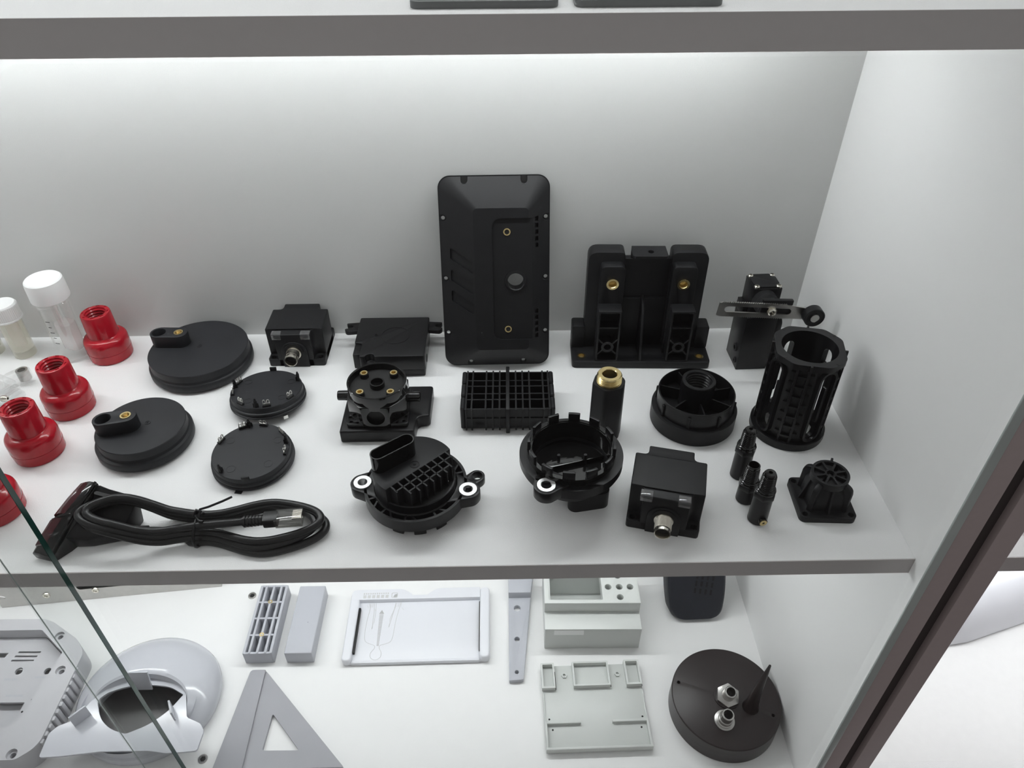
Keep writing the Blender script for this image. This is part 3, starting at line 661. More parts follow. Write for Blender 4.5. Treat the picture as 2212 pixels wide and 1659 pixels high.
# ---- ribbed corner foot
t = thing('ribbed_pedestal', 'black ribbed square pedestal with a spoked wheel top', 'pedestal', (-51.5, -243, 0), rz=-3)
hs = MB()
for sx in (-1, 1):
    for sy in (-1, 1): hs.at(T(sx * 17.4, sy * 17.4, 0)).cyl(2.3, -2, 9, 16)
part('base_plate', MB().prism(rrect(-21.5, 21.5, -21.5, 21.5, 4.5), 0, 5.5), BLK, t, bev=0.7, cut=hs)
sq = lambda a, z: [(x, y, z) for x, y in rrect(-a, a, -a, a, 5, 6)]
part('core', MB().loft([sq(14, 5), sq(13.5, 20), [(x, y, 30.5) for x, y in rrect(-11, 11, -11, 11, 10.5, 6)]]), BLK, t)
for k in range(4):
    part('side_lobe', MB(RZ(k * 90 + 45) @ RX(90)).prism([(0, 5), (20.5, 5), (20.3, 24)] + [(13 + 7 * math.cos(rad(a)), 25 + 5.5 * math.sin(rad(a))) for a in range(0, 91, 15)] + [(0, 30.5)], -2.2, 2.2), BLK, t, bev=0.8)
    part('side_rib', MB(RZ(k * 90) @ RX(90)).prism([(0, 5), (18.5, 5), (15.5, 18), (13, 30), (0, 30)], -0.9, 0.9), BLK, t, bev=0.3)
    for a in (45,):
        part('scalloped_wall', MB(RZ(k * 90)).prism(arc(15, 0, 6.5, 110, 250, 10) + arc(15, 0, 5.3, 250, 110, 10), 5, 22), BLK, t)
part('wheel_rim', MB().ring(14.2, 12.2, 27, 33, 48), BLK, t)
part('wheel_floor', MB().cyl(12.4, 27, 28.6, 40), BLKS, t)
part('hub', MB().lathe([(4.2, 28), (4.2, 32.8), (2.9, 32.8), (2.8, 30.2), (1.2, 30.2), (1.1, 31), (0, 31)], 28), BLK, t)
for k in range(8): part('spoke', MB(RZ(k * 45 + 12)).box(3.8, 12.6, -0.8, 0.8, 28, 32.8), BLK, t)
part('nib', MB(RZ(70)).box(13.6, 17, -0.8, 0.8, 26, 33.5), BLK, t)

# ---- flange sensors (one upright, one upside down)
def flange_sensor(name, label, loc, rz, flip):
    t = thing(name, label, 'sensor', loc, rz=rz)
    # built upright: teeth 0-11, flange 11-22, drum 22-42, connector shroud 42-58
    M = (T(0, 0, 56) @ RX(180)) if flip else Matrix()
    ears = [(-41.5, 1), (41, -8)] if not flip else [(-21, 33.5)]
    R = 40
    out = MB(M)
    if not flip:
        out.ring(R, R - 2.2, 11, 22, 72)
        part('flange_rim', out, BLKS, t)
        part('flange_web', MB(M).cyl(R - 2, 11, 14.5, 60), BLKS, t)
        for k in range(9):
            a = (18, 62, 100, 138, 205, 232, 262, 298, 330)[k]
            part('flange_rib', MB(M @ RZ(a) @ T(33, 0, 0)).box(-3.6, 6, -0.8, 0.8, 12, 21.4), BLKS, t)
            part('flange_rib', MB(M @ RZ(a + 9) @ T(34, 0, 0) @ RZ(40)).box(-4.8, 4.6, -0.7, 0.7, 12, 21.2), BLKS, t)
    else:
        fp = [(R * math.cos(rad(a)), R * math.sin(rad(a))) for a in range(130, 421, 6)]   # flat cut on one side
        fp += roundpoly([(18, 34), (-8, 42)], 1) if False else []
        part('flange', MB(M).prism(fp, 12, 19, [circ(31, 60)]), BLKS, t)
        part('flange_step', MB(M).ring(R - 1.2, 31, 13.5, 22, 72), BLKS, t)
    for ex, ey in ears:
        a = math.degrees(math.atan2(ey, ex)); L = math.hypot(ex, ey)
        e = MB(M @ RZ(a)); e.prism(roundpoly([(24, -18), (L, -10.2), (L + 7.2, -7.2), (L + 10.2, 0), (L + 7.2, 7.2), (L, 10.2), (24, 18)], [2, 7, 5, 5, 5, 7, 2], 5), 12, 22)
        hh = MB(M @ T(ex, ey, 0)).cyl(6.9, 4, 30, 32)
        part('ear', e, BLKS, t, bev=0.7, cut=hh)
        part('bush', MB(M @ T(ex, ey, 0)).ring(6.9, 3.8, 11, 22.6, 36) if not flip else MB(M @ T(ex, ey, 0)).ring(6.9, 4.1, 11.4, 23, 36), ALUB, t, label='bright aluminium bush')
    if not flip:
        lug = MB(M).prism(obround(40, 0, 47.5, 7, 6.3, 10), 14, 21.6)
        part('lug', lug, BLKS, t, bev=0.6, cut=MB(M @ T(47.8, 7.3, 0)).cyl(4.0, 8, 30, 28))
    # drum
    if not flip:
        ch = 43.0; r = 31.8                    # chord direction of the solid half (degrees)
        seg = [(r * math.cos(rad(a)), r * math.sin(rad(a))) for a in range(int(ch) - 12, int(ch) + 193, 4)]
        part('drum', MB(M).prism(seg, 14, 42), BLK, t, bev=0.8)
        part('drum_ring', MB(M).lathe([(33.4, 14), (33.2, 21), (32.4, 22), (31.6, 22), (31.6, 14)], 72, True), BLKS, t)
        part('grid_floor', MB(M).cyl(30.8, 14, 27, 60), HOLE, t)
        off = 31.8 * math.sin(rad(16)); d = rad(ch)
        ux, uy = math.cos(d), math.sin(d); nx, ny = math.sin(d), -math.cos(d)     # n points into the grid half
        G = Matrix(((ux, nx, 0, 0), (uy, ny, 0, 0), (0, 0, 1, 0), (0, 0, 0, 1)))
        # G maps local (u, n) - left handed, so the builder's normals are recalculated
        for w in (12.8, 19.4):
            lim = math.sqrt(29.4 ** 2 - w * w) - (3 if w > 15 else 0)
            part('grid_rib', MB(M @ G).box(-lim, lim, w - 0.6, w + 0.6, 25, 41.8), BLK, t)
        for k in range(9):
            u = -26.2 + k * 6.55; lim = min(24.5, math.sqrt(max(1, 30.2 ** 2 - u * u)) - 0.5)
            part('grid_rib', MB(M @ G).box(u - 0.6, u + 0.6, 6, max(9, lim), 25, 41.8), BLK, t)
        part('drum_back', MB(M).lathe([(31.6, 14), (31.4, 28), (30.4, 28.5), (30.4, 14)], 60, True), BLKS, t)
        part('gate_mark', MB(M @ T(1, 0, 0)).lathe([(3.9, 41.9), (3.9, 42.4), (3.3, 42.4), (3.1, 42.05), (1, 42.05), (0.9, 42.5), (0, 42.5)], 28), BLK, t)
        c0, c1 = (-25.0, -3.0), (-5.5, 12.0); z0, z1 = 42, 57
    else:
        part('drum', MB(M).lathe([(31, 20), (33, 20), (31, 28), (25, 40), (24, 41), (0, 41), (0, 39), (23, 38), (29, 27)], 72, True), BLK, t)
        c0, c1 = (4, 15.5), (24, 12); z0, z1 = 40.5, 56
    part('shroud', MB(M).prism(obround(*c0, *c1, 6.2, 12), z0 - 1, z1, [obround(*c0, *c1, 5.3, 12)]), BLKG if not flip else BLKS, t)
    part('shroud_floor', MB(M).prism(obround(*c0, *c1, 5.4, 12), z0 - 1, z0 + 2), HOLE, t)
    # toothed ring
    if flip:
        part('ring_wall', MB(M).ring(34, 31.4, 7, 14, 72), BLKG, t)
        part('inner_lip', MB(M).ring(31.6, 30.4, 7.6, 14, 72), BLKG, t)
        part('well', MB(M).lathe([(30.6, 12), (29.8, 29), (0, 29), (0, 30), (30.6, 30)], 72, True), BLKG, t)
        part('well_floor', MB(M @ RZ(-15)).prism([(29 * math.cos(rad(a)), 29 * math.sin(rad(a))) for a in range(-178, -1, 6)], 25, 29.5), BLKG, t, bev=0.4)
        for px, py in ((-9, 6), (12, 6)): part('locating_pin', MB(T(px, py, 0)).cyl(1.3, 27, 36, 14), BLKS, t)
    else:
        part('ring_wall', MB(M).ring(34, 31.4, 4, 12, 72), BLKS, t)
    for k in range(12):
        a = k * 30 + 8
        w = 8.0
        pts = arc(0, 0, 34, a - w, a + w, 6) + arc(0, 0, 31.6, a + w, a - w, 6)
        part('tooth', MB(M).prism(pts, 0, 8 if flip else 5.5), BLKS, t, bev=0.4)
    return t
flange_sensor('flange_sensor', 'black round flange sensor with two bright bushes and a half grid top', (-371, -236, 0), 0, False)
flange_sensor('flange_sensor', 'black flange sensor standing upside down with its crown of teeth up', (-250, -228, 0), 0, True)

# ---- scanner head with its cable
t = thing('barcode_scanner', 'black scanner head with dark red window and a coiled plug cable', 'scanner', (-600, -266, 0))
ST = [((-22.4, 24.5, 33), (-10.3, 23.3, 34), 12), ((-29.7, 10.9, 29), (-12.9, 8.8, 31.5), 2), ((-37.7, -3.2, 22.5), (-19.5, -2.5, 26.5), 1), ((-44.7, -13.8, 14), (-26.8, -14, 18), 0.6), ((-51.5, -19.5, 5), (-35.5, -24, 6), 0.4)]
lerp = lambda a, b, u: tuple(a[k] + (b[k] - a[k]) * u for k in range(3))
def station(L, R, zb):
    mid = lerp(L, R, 0.5); top = (mid[0], mid[1], mid[2] + 2.2)
    return [(L[0] + 2, L[1] - 1, max(zb, L[2] - 9)), L, (lerp(L, R, .18)[0], lerp(L, R, .18)[1], lerp(L, R, .18)[2] + 1.5), top, (lerp(L, R, .85)[0], lerp(L, R, .85)[1], lerp(L, R, .85)[2] + 1.2), R, (R[0] + 1.5, R[1] - 1, zb)]
part('face_bezel', MB().loft([station(*q) for q in ST]), BLKG, t, bev=0.8)
def face_patch(i0, u0, i1, u1, a, b, lift):
    rings = []
    for i in range(7):
        f = (i0 + u0) + ((i1 + u1) - (i0 + u0)) * i / 6; k = min(3, int(f)); uu = f - k
        L = lerp(ST[k][0], ST[k + 1][0], uu); R = lerp(ST[k][1], ST[k + 1][1], uu)
        row = []
        for v in (a, (a + b) / 2, b):
            p = lerp(L, R, v); row.append((p[0], p[1], p[2] + 1.2 + lift + (1.0 if v == (a + b) / 2 else 0.0)))
        rings.append(row + [(q[0], q[1], q[2] - 2.5) for q in reversed(row)])
    return MB().loft(rings)
part('window', face_patch(0, .15, 1, .85, .05, .52, 1.0), REDW, t, label='dark red glossy window')
part('window', face_patch(2, .1, 3, .55, .05, .55, 1.0), REDW, t, label='dark red glossy window')
part('side_band', face_patch(0, .05, 3, .8, .8, .98, 0.6), BLKG, t)
part('ridge', MB().tube([lerp(ST[1][0], ST[2][0], .95), (lerp(ST[2][0], ST[2][1], .5)[0], lerp(ST[2][0], ST[2][1], .5)[1], 27.2), (ST[2][1][0], ST[2][1][1] + 1, 27.6)], 0.7, 8), BLKG, t)
tp = [(-10.3, 23.3, 33), (-1.7, 20.2, 31), (19.7, 17.7, 24), (16.6, 3.3, 20), (10.9, -6.8, 12), (-12, -13, 11), (-26.5, -13.8, 15)]
part('body', MB().loft([[(x * .9, y * .8, 0.2) for x, y, z in tp], tp]), BLKS, t, bev=1.4, seg=2)
part('thumb_slot', MB(T(-4, 14, 30.2) @ RZ(-8) @ RY(14)).prism(obround(-5, 0, 5, 0, 1.6), -0.6, 0.9), HOLE, t)
part('strain_relief', MB(T(10, -1.5, 7) @ RZ(4) @ RY(90)).lathe([(0, -6), (4.2, -6), (4.2, 4), (3.4, 10), (3.1, 18), (0, 18)], 20), BLK, t)
loops = []
def lobe(tt, A, Bl, Br, Bw, xc, yc):
    x = A * math.cos(tt); s = math.sin(tt); f = abs(math.cos(tt))
    B = Bw + ((Br if x > 0 else Bl) - Bw) * (math.sin(min(1, f / 0.62) * math.pi / 2) ** 2)
    end = 1.0
    return (xc + x, yc + B * s * end)
pts = []
NL = 3.0; N = 150
# start at the strain relief, run to the right under the bundle, then wind the loops
pts += [(22, -0.7, 6.4), (36, 0, 5), (52, -1, 3.4)]
for i in range(N):
    a = -math.pi / 2 - 0.1 + (i / N) * 2 * math.pi * NL
    k = i / N
    lap = int(k * NL)
    x, y = lobe(a, 88 - 4 * k + 2 * math.sin(k * 11), 19 - 4.0 * k, 27 - 7 * k, 10 - 3.5 * k, 71 + 2 * math.sin(k * 9), 0.5 + 2 * k)
    low = 3.2 + k * 12 + 1.2 * math.sin(a * 2 + 1)
    wl = min(1.0, max(0.0, (44 - x) / 36.0)); wl = wl * wl * (3 - 2 * wl)        # the near lobe lies over the scanner body
    back = min(1.0, max(0.0, (y + 14) / 26.0))
    over = 18 + 9 * back + k * 7
    pts.append((x, y - 3.5 * wl, max(3.0, low * (1 - wl) + over * wl)))
pts += [(64, -8, 18.5), (80, -6.5, 19), (96, -5, 19), (106, -4, 19)]
# resample smooth
def catmull(P, n=4):
    out = []
    for i in range(len(P) - 1):
        p0 = Vector(P[max(0, i - 1)]); p1 = Vector(P[i]); p2 = Vector(P[i + 1]); p3 = Vector(P[min(len(P) - 1, i + 2)])
        for k in range(n):
            u = k / n; out.append(tuple(0.5 * ((2 * p1) + (p2 - p0) * u + (2 * p0 - 5 * p1 + 4 * p2 - p3) * u * u + (3 * p1 - p0 - 3 * p2 + p3) * u ** 3)))
    return out + [P[-1]]
part('cable', MB().tube(catmull(pts, 3), 3.05, 12), CABLE, t)
PM = T(104, -4.2, 19) @ RZ(5)
boot = MB(PM @ RY(90))
for k in range(6): boot.cyl(4.6 - 0.1 * k, k * 2.4, k * 2.4 + 1.4, 16)
boot.cyl(3.6, -1, 16, 16)
part('plug_boot', boot, CABLE, t)
part('plug_sleeve', MB(PM).box(14, 25, -5.2, 5.2, -4, 4.2), CABLE, t, bev=1.2)
part('plug', MB(PM).box(23, 43, -5.9, 5.9, -4.2, 3.8), PLUGC, t, bev=0.5, label='clear network plug')
part('plug_latch', MB(PM @ RX(-55)).box(24, 42, -3, 3, -6.8, -5.8), PLUGC, t, bev=0.3)
for k in range(8):
    part('plug_contact', MB(PM).box(36, 42.8, -4.1 + k * 1.1, -3.7 + k * 1.1, 2.0, 3.86), NICK, t)
tie = []
for i in range(29):
    a = i / 28 * 2 * math.pi
    tie.append((68.5 + 0.8 * math.sin(a), -4 + 13.2 * math.cos(a), 10.2 + 11.5 * math.sin(a)))
tm = MB().tube(tie, 1.15, 8, cap=True); tm.tube([(68, 2, 21), (70, 4, 24), (76, 6, 24.5), (86, 9, 27), (93, 11.5, 29)], 0.9, 8); tm.tube([(67, 1, 21), (69, -3, 24), (72, -6, 23), (76, -8, 24)], 0.9, 8)
tm.tube([(66, 0, 21), (68, 3, 24.5), (71, 2, 24), (70, -2, 22)], 1.2, 8)
part('twist_tie', tm, BLKS, t, label='black twist tie round the cable')

# ================================================================== CASE FLOOR
G = F0
# ---- grey ribbed bar and plain bar
t = thing('ribbed_bar', 'grey bar with open rib cells and two brass inserts facing up', 'bar', (-597, -106, G), rz=0.6)
part('floor_web', MB().box(-15.5, 15.5, -48, 47, 0, 4), GREYP, t)
for x in (-15.6, -9.4, 0, 9.4, 15.6):
    w = 1.35 if abs(x) < 15 else 1.6
    part('long_rib', MB().box(x - w, x + w, -48, 47, 0, 21 if abs(x) < 15 else 20.4), GREYP, t, bev=0.2)
for y in (-47.2, -23.5, -0.5, 22.5, 46.2):
    part('cross_rib', MB().box(-15.6, 15.6, y - 1.25, y + 1.25, 0, 20.2), GREYP, t, bev=0.2)
for y in (-23.5, 22.5):
    part('boss', MB().at(T(0, y, 0)).cyl(3.1, 0, 20.6, 20), GREYP, t)
    part('insert', MB().at(T(0, y, 0)).ring(2.6, 1.2, 19, 21.2, 20), BRASS, t, label='brass threaded insert')
t = thing('plain_bar', 'plain smooth grey bar beside the ribbed one', 'bar', (-548.5, -107.5, G), rz=0)
part('body', MB().box(-16.3, 16.3, -47.5, 47, 0, 20.5), GREYP, t, bev=1.2, seg=3)
part('gate_mark', MB().at(T(4, -6, 0)).cyl(0.4, 20.4, 20.6, 10), HOLE, t)

# ---- white tray with engraved figure
t = thing('instrument_tray', 'white glossy tray engraved with a body outline and spine', 'tray', (-411.5, -110, G), rz=0.6)
X0, X1, Y0, Y1 = -87.5, 88, -50, 49
part('bed', MB().box(X0 + 3, X1 - 3, Y0 + 1, Y1 - 4, 0, 5), TRAYM, t, bev=1)
ntch = roundpoly([(X0 + 1, Y1 - 15), (X1 - 12, Y1 - 15), (X1 - 12, Y1), (22, Y1), (12, Y1 - 6.5), (5, Y1 - 12.8), (-6, Y1 - 12.8), (-12, Y1 - 6.5), (-22, Y1), (X0 + 1, Y1)], [1, .5, .5, 5, 6, 4, 4, 6, 5, 11], 5)
part('back_rim', MB().prism(ntch, 0, 12), TRAYM, t, bev=0.8)
part('side_rim', MB().prism(rrect(X0, X0 + 11.5, Y0, Y1 - 4, 5), 0, 11.95), TRAYM, t, bev=2, seg=3)
part('side_rim', MB().prism(rrect(X1 - 12, X1, Y0, Y1, 5.5), 0, 12.5), TRAYM, t, bev=2, seg=3)
part('front_lip', MB().box(X0 + 11, X1 - 12, Y0, Y0 + 4, 0, 6), TRAYM, t, bev=1.4)
part('black_slot', MB().box(X0 + 11.4, X0 + 14, Y0 + 12, Y1 - 25, 5, 9.5), HOLE, t, bev=0.4, label='black slot strip')
part('black_slot', MB().box(X1 - 13, X1 - 11.9, Y0 + 12, Y1 - 20, 5, 10), HOLE, t, label='black slot strip')
eng = MB()
def line(P, w=0.3, z=5.0): eng.tube([(x, y, z) for x, y in P], w, 5)
body = [(-64, 33), (-62.5, 26), (-64.5, 8), (-64.8, -14), (-61.5, -22), (-51.5, -26.5), (-51.3, -31), (-54.8, -36), (-54.4, -42), (-50.5, -45.2), (-46.5, -45.2), (-42.6, -42), (-42.2, -36), (-44.8, -31), (-44.4, -26.5), (-34, -23), (-30.5, -16), (-29, 4), (-26.5, 22), (-24.5, 33)]
line(catmull([(x, y, 0) for x, y in body], 3) and [(p[0], p[1]) for p in catmull([(x, y, 0) for x, y in body], 3)])
line([(-58, 33), (-57, 18), (-57.2, -4), (-55.5, 6), (-55, 18), (-55.6, 33)]); line([(-30, 33), (-33, 18), (-36.5, -2), (-36.2, 10), (-32, 24), (-31, 33)])
for x0 in (-62, -26.5):
    for k in range(4): line([(x0 + k * 1.6 - 2, 33), (x0 + k * 1.3 - 1.6, 27)], 0.2)
    line([(x0 + 4, 26), (x0 + 6.5, 22)], 0.2); line([(x0 - 3, 27), (x0 - 5, 30)], 0.2)
part('body_outline', eng, PRINTL, t, label='engraved outline of a body')
for k in range(26):
    y = 16 - k * 1.7; w = 2.6 - k * 0.05
    part('vertebra', MB().box(-47.4 - w, -47.4 + w, y - 0.45, y + 0.45, 4.9, 5.15), PRINT, t)
part('sacrum', MB().prism([(-50.6, 17.5), (-44.2, 17.5), (-47.4, 23)], 4.9, 5.15), PRINT, t)
for k in range(6):                     # upside-down maker's lettering on the rim, too small to read
    x = -72 + k * 5.6
    part('character', MB().box(x, x + 3.9, 36, 40.5, 11.9, 12.12), PRINTL, t)
for k in range(12):
    x = -72 + k * 2.75
    part('small_letter', MB().box(x, x + 1.7, 41.6, 43.8, 11.9, 12.12), PRINTL, t)
part('emblem_frame', MB().prism(rrect(-36.5, -28.5, 36, 43.5, 1.5), 11.9, 12.12, [rrect(-35.4, -29.4, 36.9, 42.6, 0.8)]), PRINTL, t)
part('emblem_leaf', MB().prism([(-34, 36.6), (-30, 36.6), (-29, 39), (-29.4, 41.6), (-32.5, 40.5)], 11.95, 12.14), PRINT, t)

# ---- grey set square
t = thing('set_square', 'grey triangular set square with a raised edge and triangular opening', 'set square', (-546, -222, G))
part('plate', MB().prism(roundpoly([(-57, 55), (-40, 55), (69, -57), (-69, -57)], [4, 3, 2, 2]), 0, 4, [roundpoly([(-20, 3), (-22, -38), (18, -38.5)], [3, 3, 3])]), GREYT, t)
part('raised_edge', MB().prism(roundpoly([(-57.2, 55.2), (-40, 55.2), (-38, -57.2), (-69.4, -57.2)], [4, 1, 1, 1]), 3.9, 6.6), GREYT, t, bev=0.4)

# ---- grey lever bracket
t = thing('lever_bracket', 'grey tapered lever with three holes and a raised block end', 'lever', (-286, -113, G))
hs = MB()
for x, y, r in ((-3, 24, 4.2), (-4, -19.5, 3.2), (-5.2, -62.5, 2.3)): hs.at(T(x, y, 0)).cyl(r, -4, 12, 28)
part('arm', MB().prism(roundpoly([(-14.2, -73), (2.6, -72), (14.6, 40), (-13.6, 40)], [1, 3, 1, 1]), 0, 6.5), GREYP, t, bev=0.6, cut=hs)
part('block_end', MB().prism(roundpoly([(-13.6, 39), (14.4, 39), (20, 78), (-13.6, 78)], 1), 0, 18), GREYP, t, bev=1)

# ---- light grey rail enclosure top and base
t = thing('rail_enclosure', 'light grey stepped rail enclosure with a window and round button holes', 'enclosure', (-199.5, -92, G), rz=-0.9)
HW = 57
part('lower_step', MB().box(-HW, HW, -50.5, 38, 0, 40), LGREY, t, bev=0.5, cut=MB().box(-51.5, 50, -22, 24, 4, 50))
hs = MB().box(-51.5, 12.5, -22, 22, 36, 70)
for x, y in ((47, -4), (34, -4), (20.5, -4), (33.5, -18.5), (33.5, 12)): hs.at(T(x, y, 0)).cyl(4.0, 36, 70, 28)
part('upper_step', MB().box(-HW, HW, -27, 28, 40, 58), LGREY, t, bev=0.4, cut=hs)
part('window_sill', MB().box(-51.4, -50, -22, 22, 46, 57.4), LGREY, t)
part('label_strip', MB().box(-46, -11, -50.8, -50.4, 29, 38), CAPW, t, label='blank white label strip')
t = thing('enclosure_tray', 'light grey rail enclosure base plate with three rimmed pockets', 'base plate', (-204.5, -216, G), rz=0.9)
part('plate', MB().box(-57, 57, -49, 49, 2, 4.6), LGREY, t, bev=0.3)
part('underside_rail', MB().box(-46, 46, -47, 44, 0, 2), LGREY, t)
part('front_wall', MB().box(-57.6, 57.6, -51, -48.4, 1.5, 10), LGREY, t, bev=0.4)
for s in (-1, 1):
    part('side_wall', MB().box(min(s * 55, s * 57.4), max(s * 55, s * 57.4), -49, -20, 2, 9.4), LGREY, t, bev=0.3)
    part('side_wall', MB().box(min(s * 56, s * 57.4), max(s * 56, s * 57.4), -20, 15, 2, 6), LGREY, t, bev=0.3)
    part('cross_ridge', MB().box(min(s * 17.5, s * 55.5), max(s * 17.5, s * 55.5), -22, -19.4, 4, 9), LGREY, t, bev=0.3)
    part('hex_nut', MB(T(s * 31, 36, 0)).prism([(3.4 * math.cos(rad(a)), 3.4 * math.sin(rad(a))) for a in range(0, 360, 60)], 4.4, 6.6, [circ(1.7, 16)]), LGREY, t)
    for hx, hy in ((49, -27), (52, -15), (46, 22)):
        part('pin_hole', MB(T(s * hx, hy, 0)).cyl(1.1, 4.4, 4.75, 12), HOLE, t)
def pocket(x0, x1, y0, y1):
    b = MB(); w = 2.0
    b.prism(rrect(x0, x1, y0, y1, .4, 2), 4, 11, [rrect(x0 + w, x1 - w, y0 + w, y1 - w, .4, 2)])
    part('pocket_rim', b, LGREY, t)
    part('pocket_slot', MB().box(x1 + 0.1, x1 + 1.1, y0 + 1, y1 - 8, 4.5, 4.8), HOLE, t)
pocket(-58, -42.5, 18.5, 49.5); pocket(-21.5, 21, 20, 50); pocket(39.5, 57, 20, 50.5)

# ---- dark disc with two metal fittings and a spike
t = thing('fitting_disc', 'thick dark round disc with two metal fittings and a tapering spike', 'disc', (-60.8, -221.5, G), rz=0)
hs = MB()
for x, y in ((-49, 18), (46, -22)): hs.at(T(x, y, 0)).cyl(1.9, 20, 34, 16)
part('body', MB().lathe([(0, 0), (58.6, 0), (59.6, 0.8), (59.2, 26.4), (58.4, 27.4), (57, 27.8), (0, 27.8)], 96), DISCM, t, cut=hs)
sp_ = [(0.02 * k * k + 0.0 * k, 0.0, 0) for k in range(2)]
path = [(24 + 5.5 * (k / 10) ** 1.3, -12 + 3 * (k / 10), 26 + 80 * k / 10) for k in range(11)]
part('spike', MB().tube(path, [9.5, 7.0, 6.2, 5.6, 5.0, 4.4, 3.8, 3.2, 2.6, 2.0, 1.3], 20), DISCM, t)
M1 = T(1, 0, 27.8) @ RX(14) @ RZ(20)
part('seat_ring', MB(T(1, 0, 27.8)).ring(14.5, 9, -0.4, 1.2, 36), DISCM, t)
part('hex_nut', MB(M1).prism([(13.2 * math.cos(rad(a)), 13.2 * math.sin(rad(a))) for a in range(0, 360, 60)], 0.6, 6.5), STEEL, t, bev=0.6, label='steel hexagon nut')
part('nut_tube', MB(M1).lathe([(6.8, 6), (6.6, 19), (6.0, 19.8), (4.9, 19.8), (4.7, 19), (4.7, 7), (0, 7)], 32), STEEL, t)
part('nut_bore', MB(M1).cyl(4.3, 7.1, 9, 20), HOLE, t)
M2 = T(-8.5, -27, 27.8) @ RX(10)
part('stepped_tube', MB(M2).lathe([(0, 0), (10.8, 0), (10.8, 2.4), (9.0, 3.2), (9.0, 5), (7.8, 5.6), (7.6, 10), (6.6, 11), (6.4, 20.5), (5.8, 21.2), (4.8, 21.2), (4.6, 20.5), (4.6, 9), (0, 9)], 36), STEEL, t, label='stepped steel tube fitting')
part('tube_bore', MB(M2).cyl(4.1, 9.1, 11, 20), HOLE, t)

# ---- dark grille shell leaning back
t = thing('grille_shell', 'dark rounded shell with rows of speaker slots leaning back', 'shell', (-66, -103, G), rx=62, rz=2)
out = roundpoly([(-33, 0), (31, 0), (36, 35), (36, 130), (-37, 130), (-38, 45)], [36, 26, 14, 14, 14, 22], 8)
inn = [(x * 0.9, 5 + (y - 5) * 0.94 + 2) for x, y in out]
part('body', MB().loft([[(x, y, -14) for x, y in out], [(x, y, 2) for x, y in out], [(x * 0.97, 1.5 + y * 0.975, 6) for x, y in out], [(x, y, 8) for x, y in inn]]), GRILM, t)
for r in range(4):
    for c in range(4):
        part('slot', MB(T(-3.5 + c * 6.6 - r * -1.4, 41 - c * 1.2 + r * 9.5, 7.8) @ RZ(-8)).box(-1.3, 1.3, -3.4, 3.4, 0, 0.4), HOLE, t)

# ---- grey bezel frame (runs out of the picture)
t = thing('bezel_frame', 'large grey bezel frame with ribbed grip side and screw recesses', 'frame', (-900, -195, G))
O = [(-105, 87), (38.4, 86), (52, 81), (89, 58), (101, 45), (104.6, 38), (103.5, -62), (98.5, -72), (86, -82), (-105, -84)]
I = [(-95, 71), (42, 71), (80, 41), (68.5, -42), (61, -48), (-95, -48)]
hs = MB()
for x, y in ((66.6, 62.5), (88, 18), (80, -77 + 1)):
    hs.at(T(x, y, 0)).cyl(5.6, 26.5, 40, 24); hs.at(T(x, y, 0)).cyl(3.0, 12, 40, 20)
part('rim', MB().prism(roundpoly(O, 4), 0, 30, [roundpoly(I, 2)]), GREYF, t, cut=hs)
hl = [obround(29.5, 27, 29.5, 27.6, 4.2), obround(63, 26.5, 63, 27, 3.9), [(-22, -10), (55, -11), (54, -32), (38, -44), (-22, -44)]]
for k in range(3): hl.append([(17 - k * 1.5, 52.8 - k * 5.4), (43.5 - k * 1.5, 52.4 - k * 5.4), (43.3 - k * 1.5, 50.2 - k * 5.4), (16.8 - k * 1.5, 50.6 - k * 5.4)])
hl.append([(-30, 52), (6, 51), (4, 45), (-30, 45)])
part('panel', MB().prism(roundpoly([(-94, 70.5), (41.5, 70.5), (79.5, 40.5), (68, -41.5), (60.5, -47.5), (-94, -47.5)], 1), 11, 14, hl), GREYF, t)
part('pocket_floor', MB().prism([(-24, -8), (57, -9), (57, -46), (-24, -46)], 2, 4), GREYF, t)
for k in range(11):
    y = 20 - k * 8.2
    part('grip_rib', MB().box(102.4, 107.2 - 0.25 * abs(k - 5), y - 2.7, y + 2.7, 4, 28.5), GREYF, t, bev=1.2)
for x, y in ((62, -8), (57.5, -22)): part('pin_hole', MB(T(x, y, 0)).cyl(1.2, 13.9, 14.15, 12), HOLE, t)
for x0, y0, n in ((18, 16, 7), (52, 18, 6), (30, -4, 9)):
    for k in range(n): part('small_letter', MB().box(x0 + k * 2.2, x0 + k * 2.2 + 1.5, y0, y0 + 2.4, 13.9, 14.08), GREYP, t)

# ---- pale hood with collar plate
t = thing('hood_chute', 'pale glossy domed hood with an oval opening and clip tabs', 'hood', (-708, -205, G))
N = 64
def ell(cx, cy, rx, ry, z, pz=0):
    return [(cx + rx * math.cos(2 * math.pi * i / N), cy + ry * math.sin(2 * math.pi * i / N), z + pz * math.sin(2 * math.pi * i / N)) for i in range(N)]
def drop(cx, cy, rx, ry, z):           # pointed oval of the opening
    o = []
    for i in range(N):
        a = 2 * math.pi * i / N; c, s_ = math.cos(a), math.sin(a)
        o.append((cx + rx * c, cy + ry * s_ * (1 - 0.28 * abs(c) ** 3) * (1 - 0.25 * c * (1 if s_ < 0 else 0)), z))
    return o
outer = [ell(0, 5, 76, 72, 0), ell(0, 5, 78.5, 74, 8), ell(0, 4, 77.5, 72, 15, 2), ell(0, 1, 72, 64, 22, 5), ell(1, -4, 65, 54, 27, 8), ell(1, -9, 58, 42, 30, 10), ell(1, -13, 53, 32, 31, 11), ell(1, -14, 52, 29.5, 30, 10.5)]
inner = [ell(1, -14, 50, 28, 24, 9), ell(1, -8, 60, 46, 18, 4), ell(0, 2, 70, 62, 8), ell(0, 4, 73, 68, 0)]
part('dome', MB().loft(outer + inner, False, False), CHUTE, t)
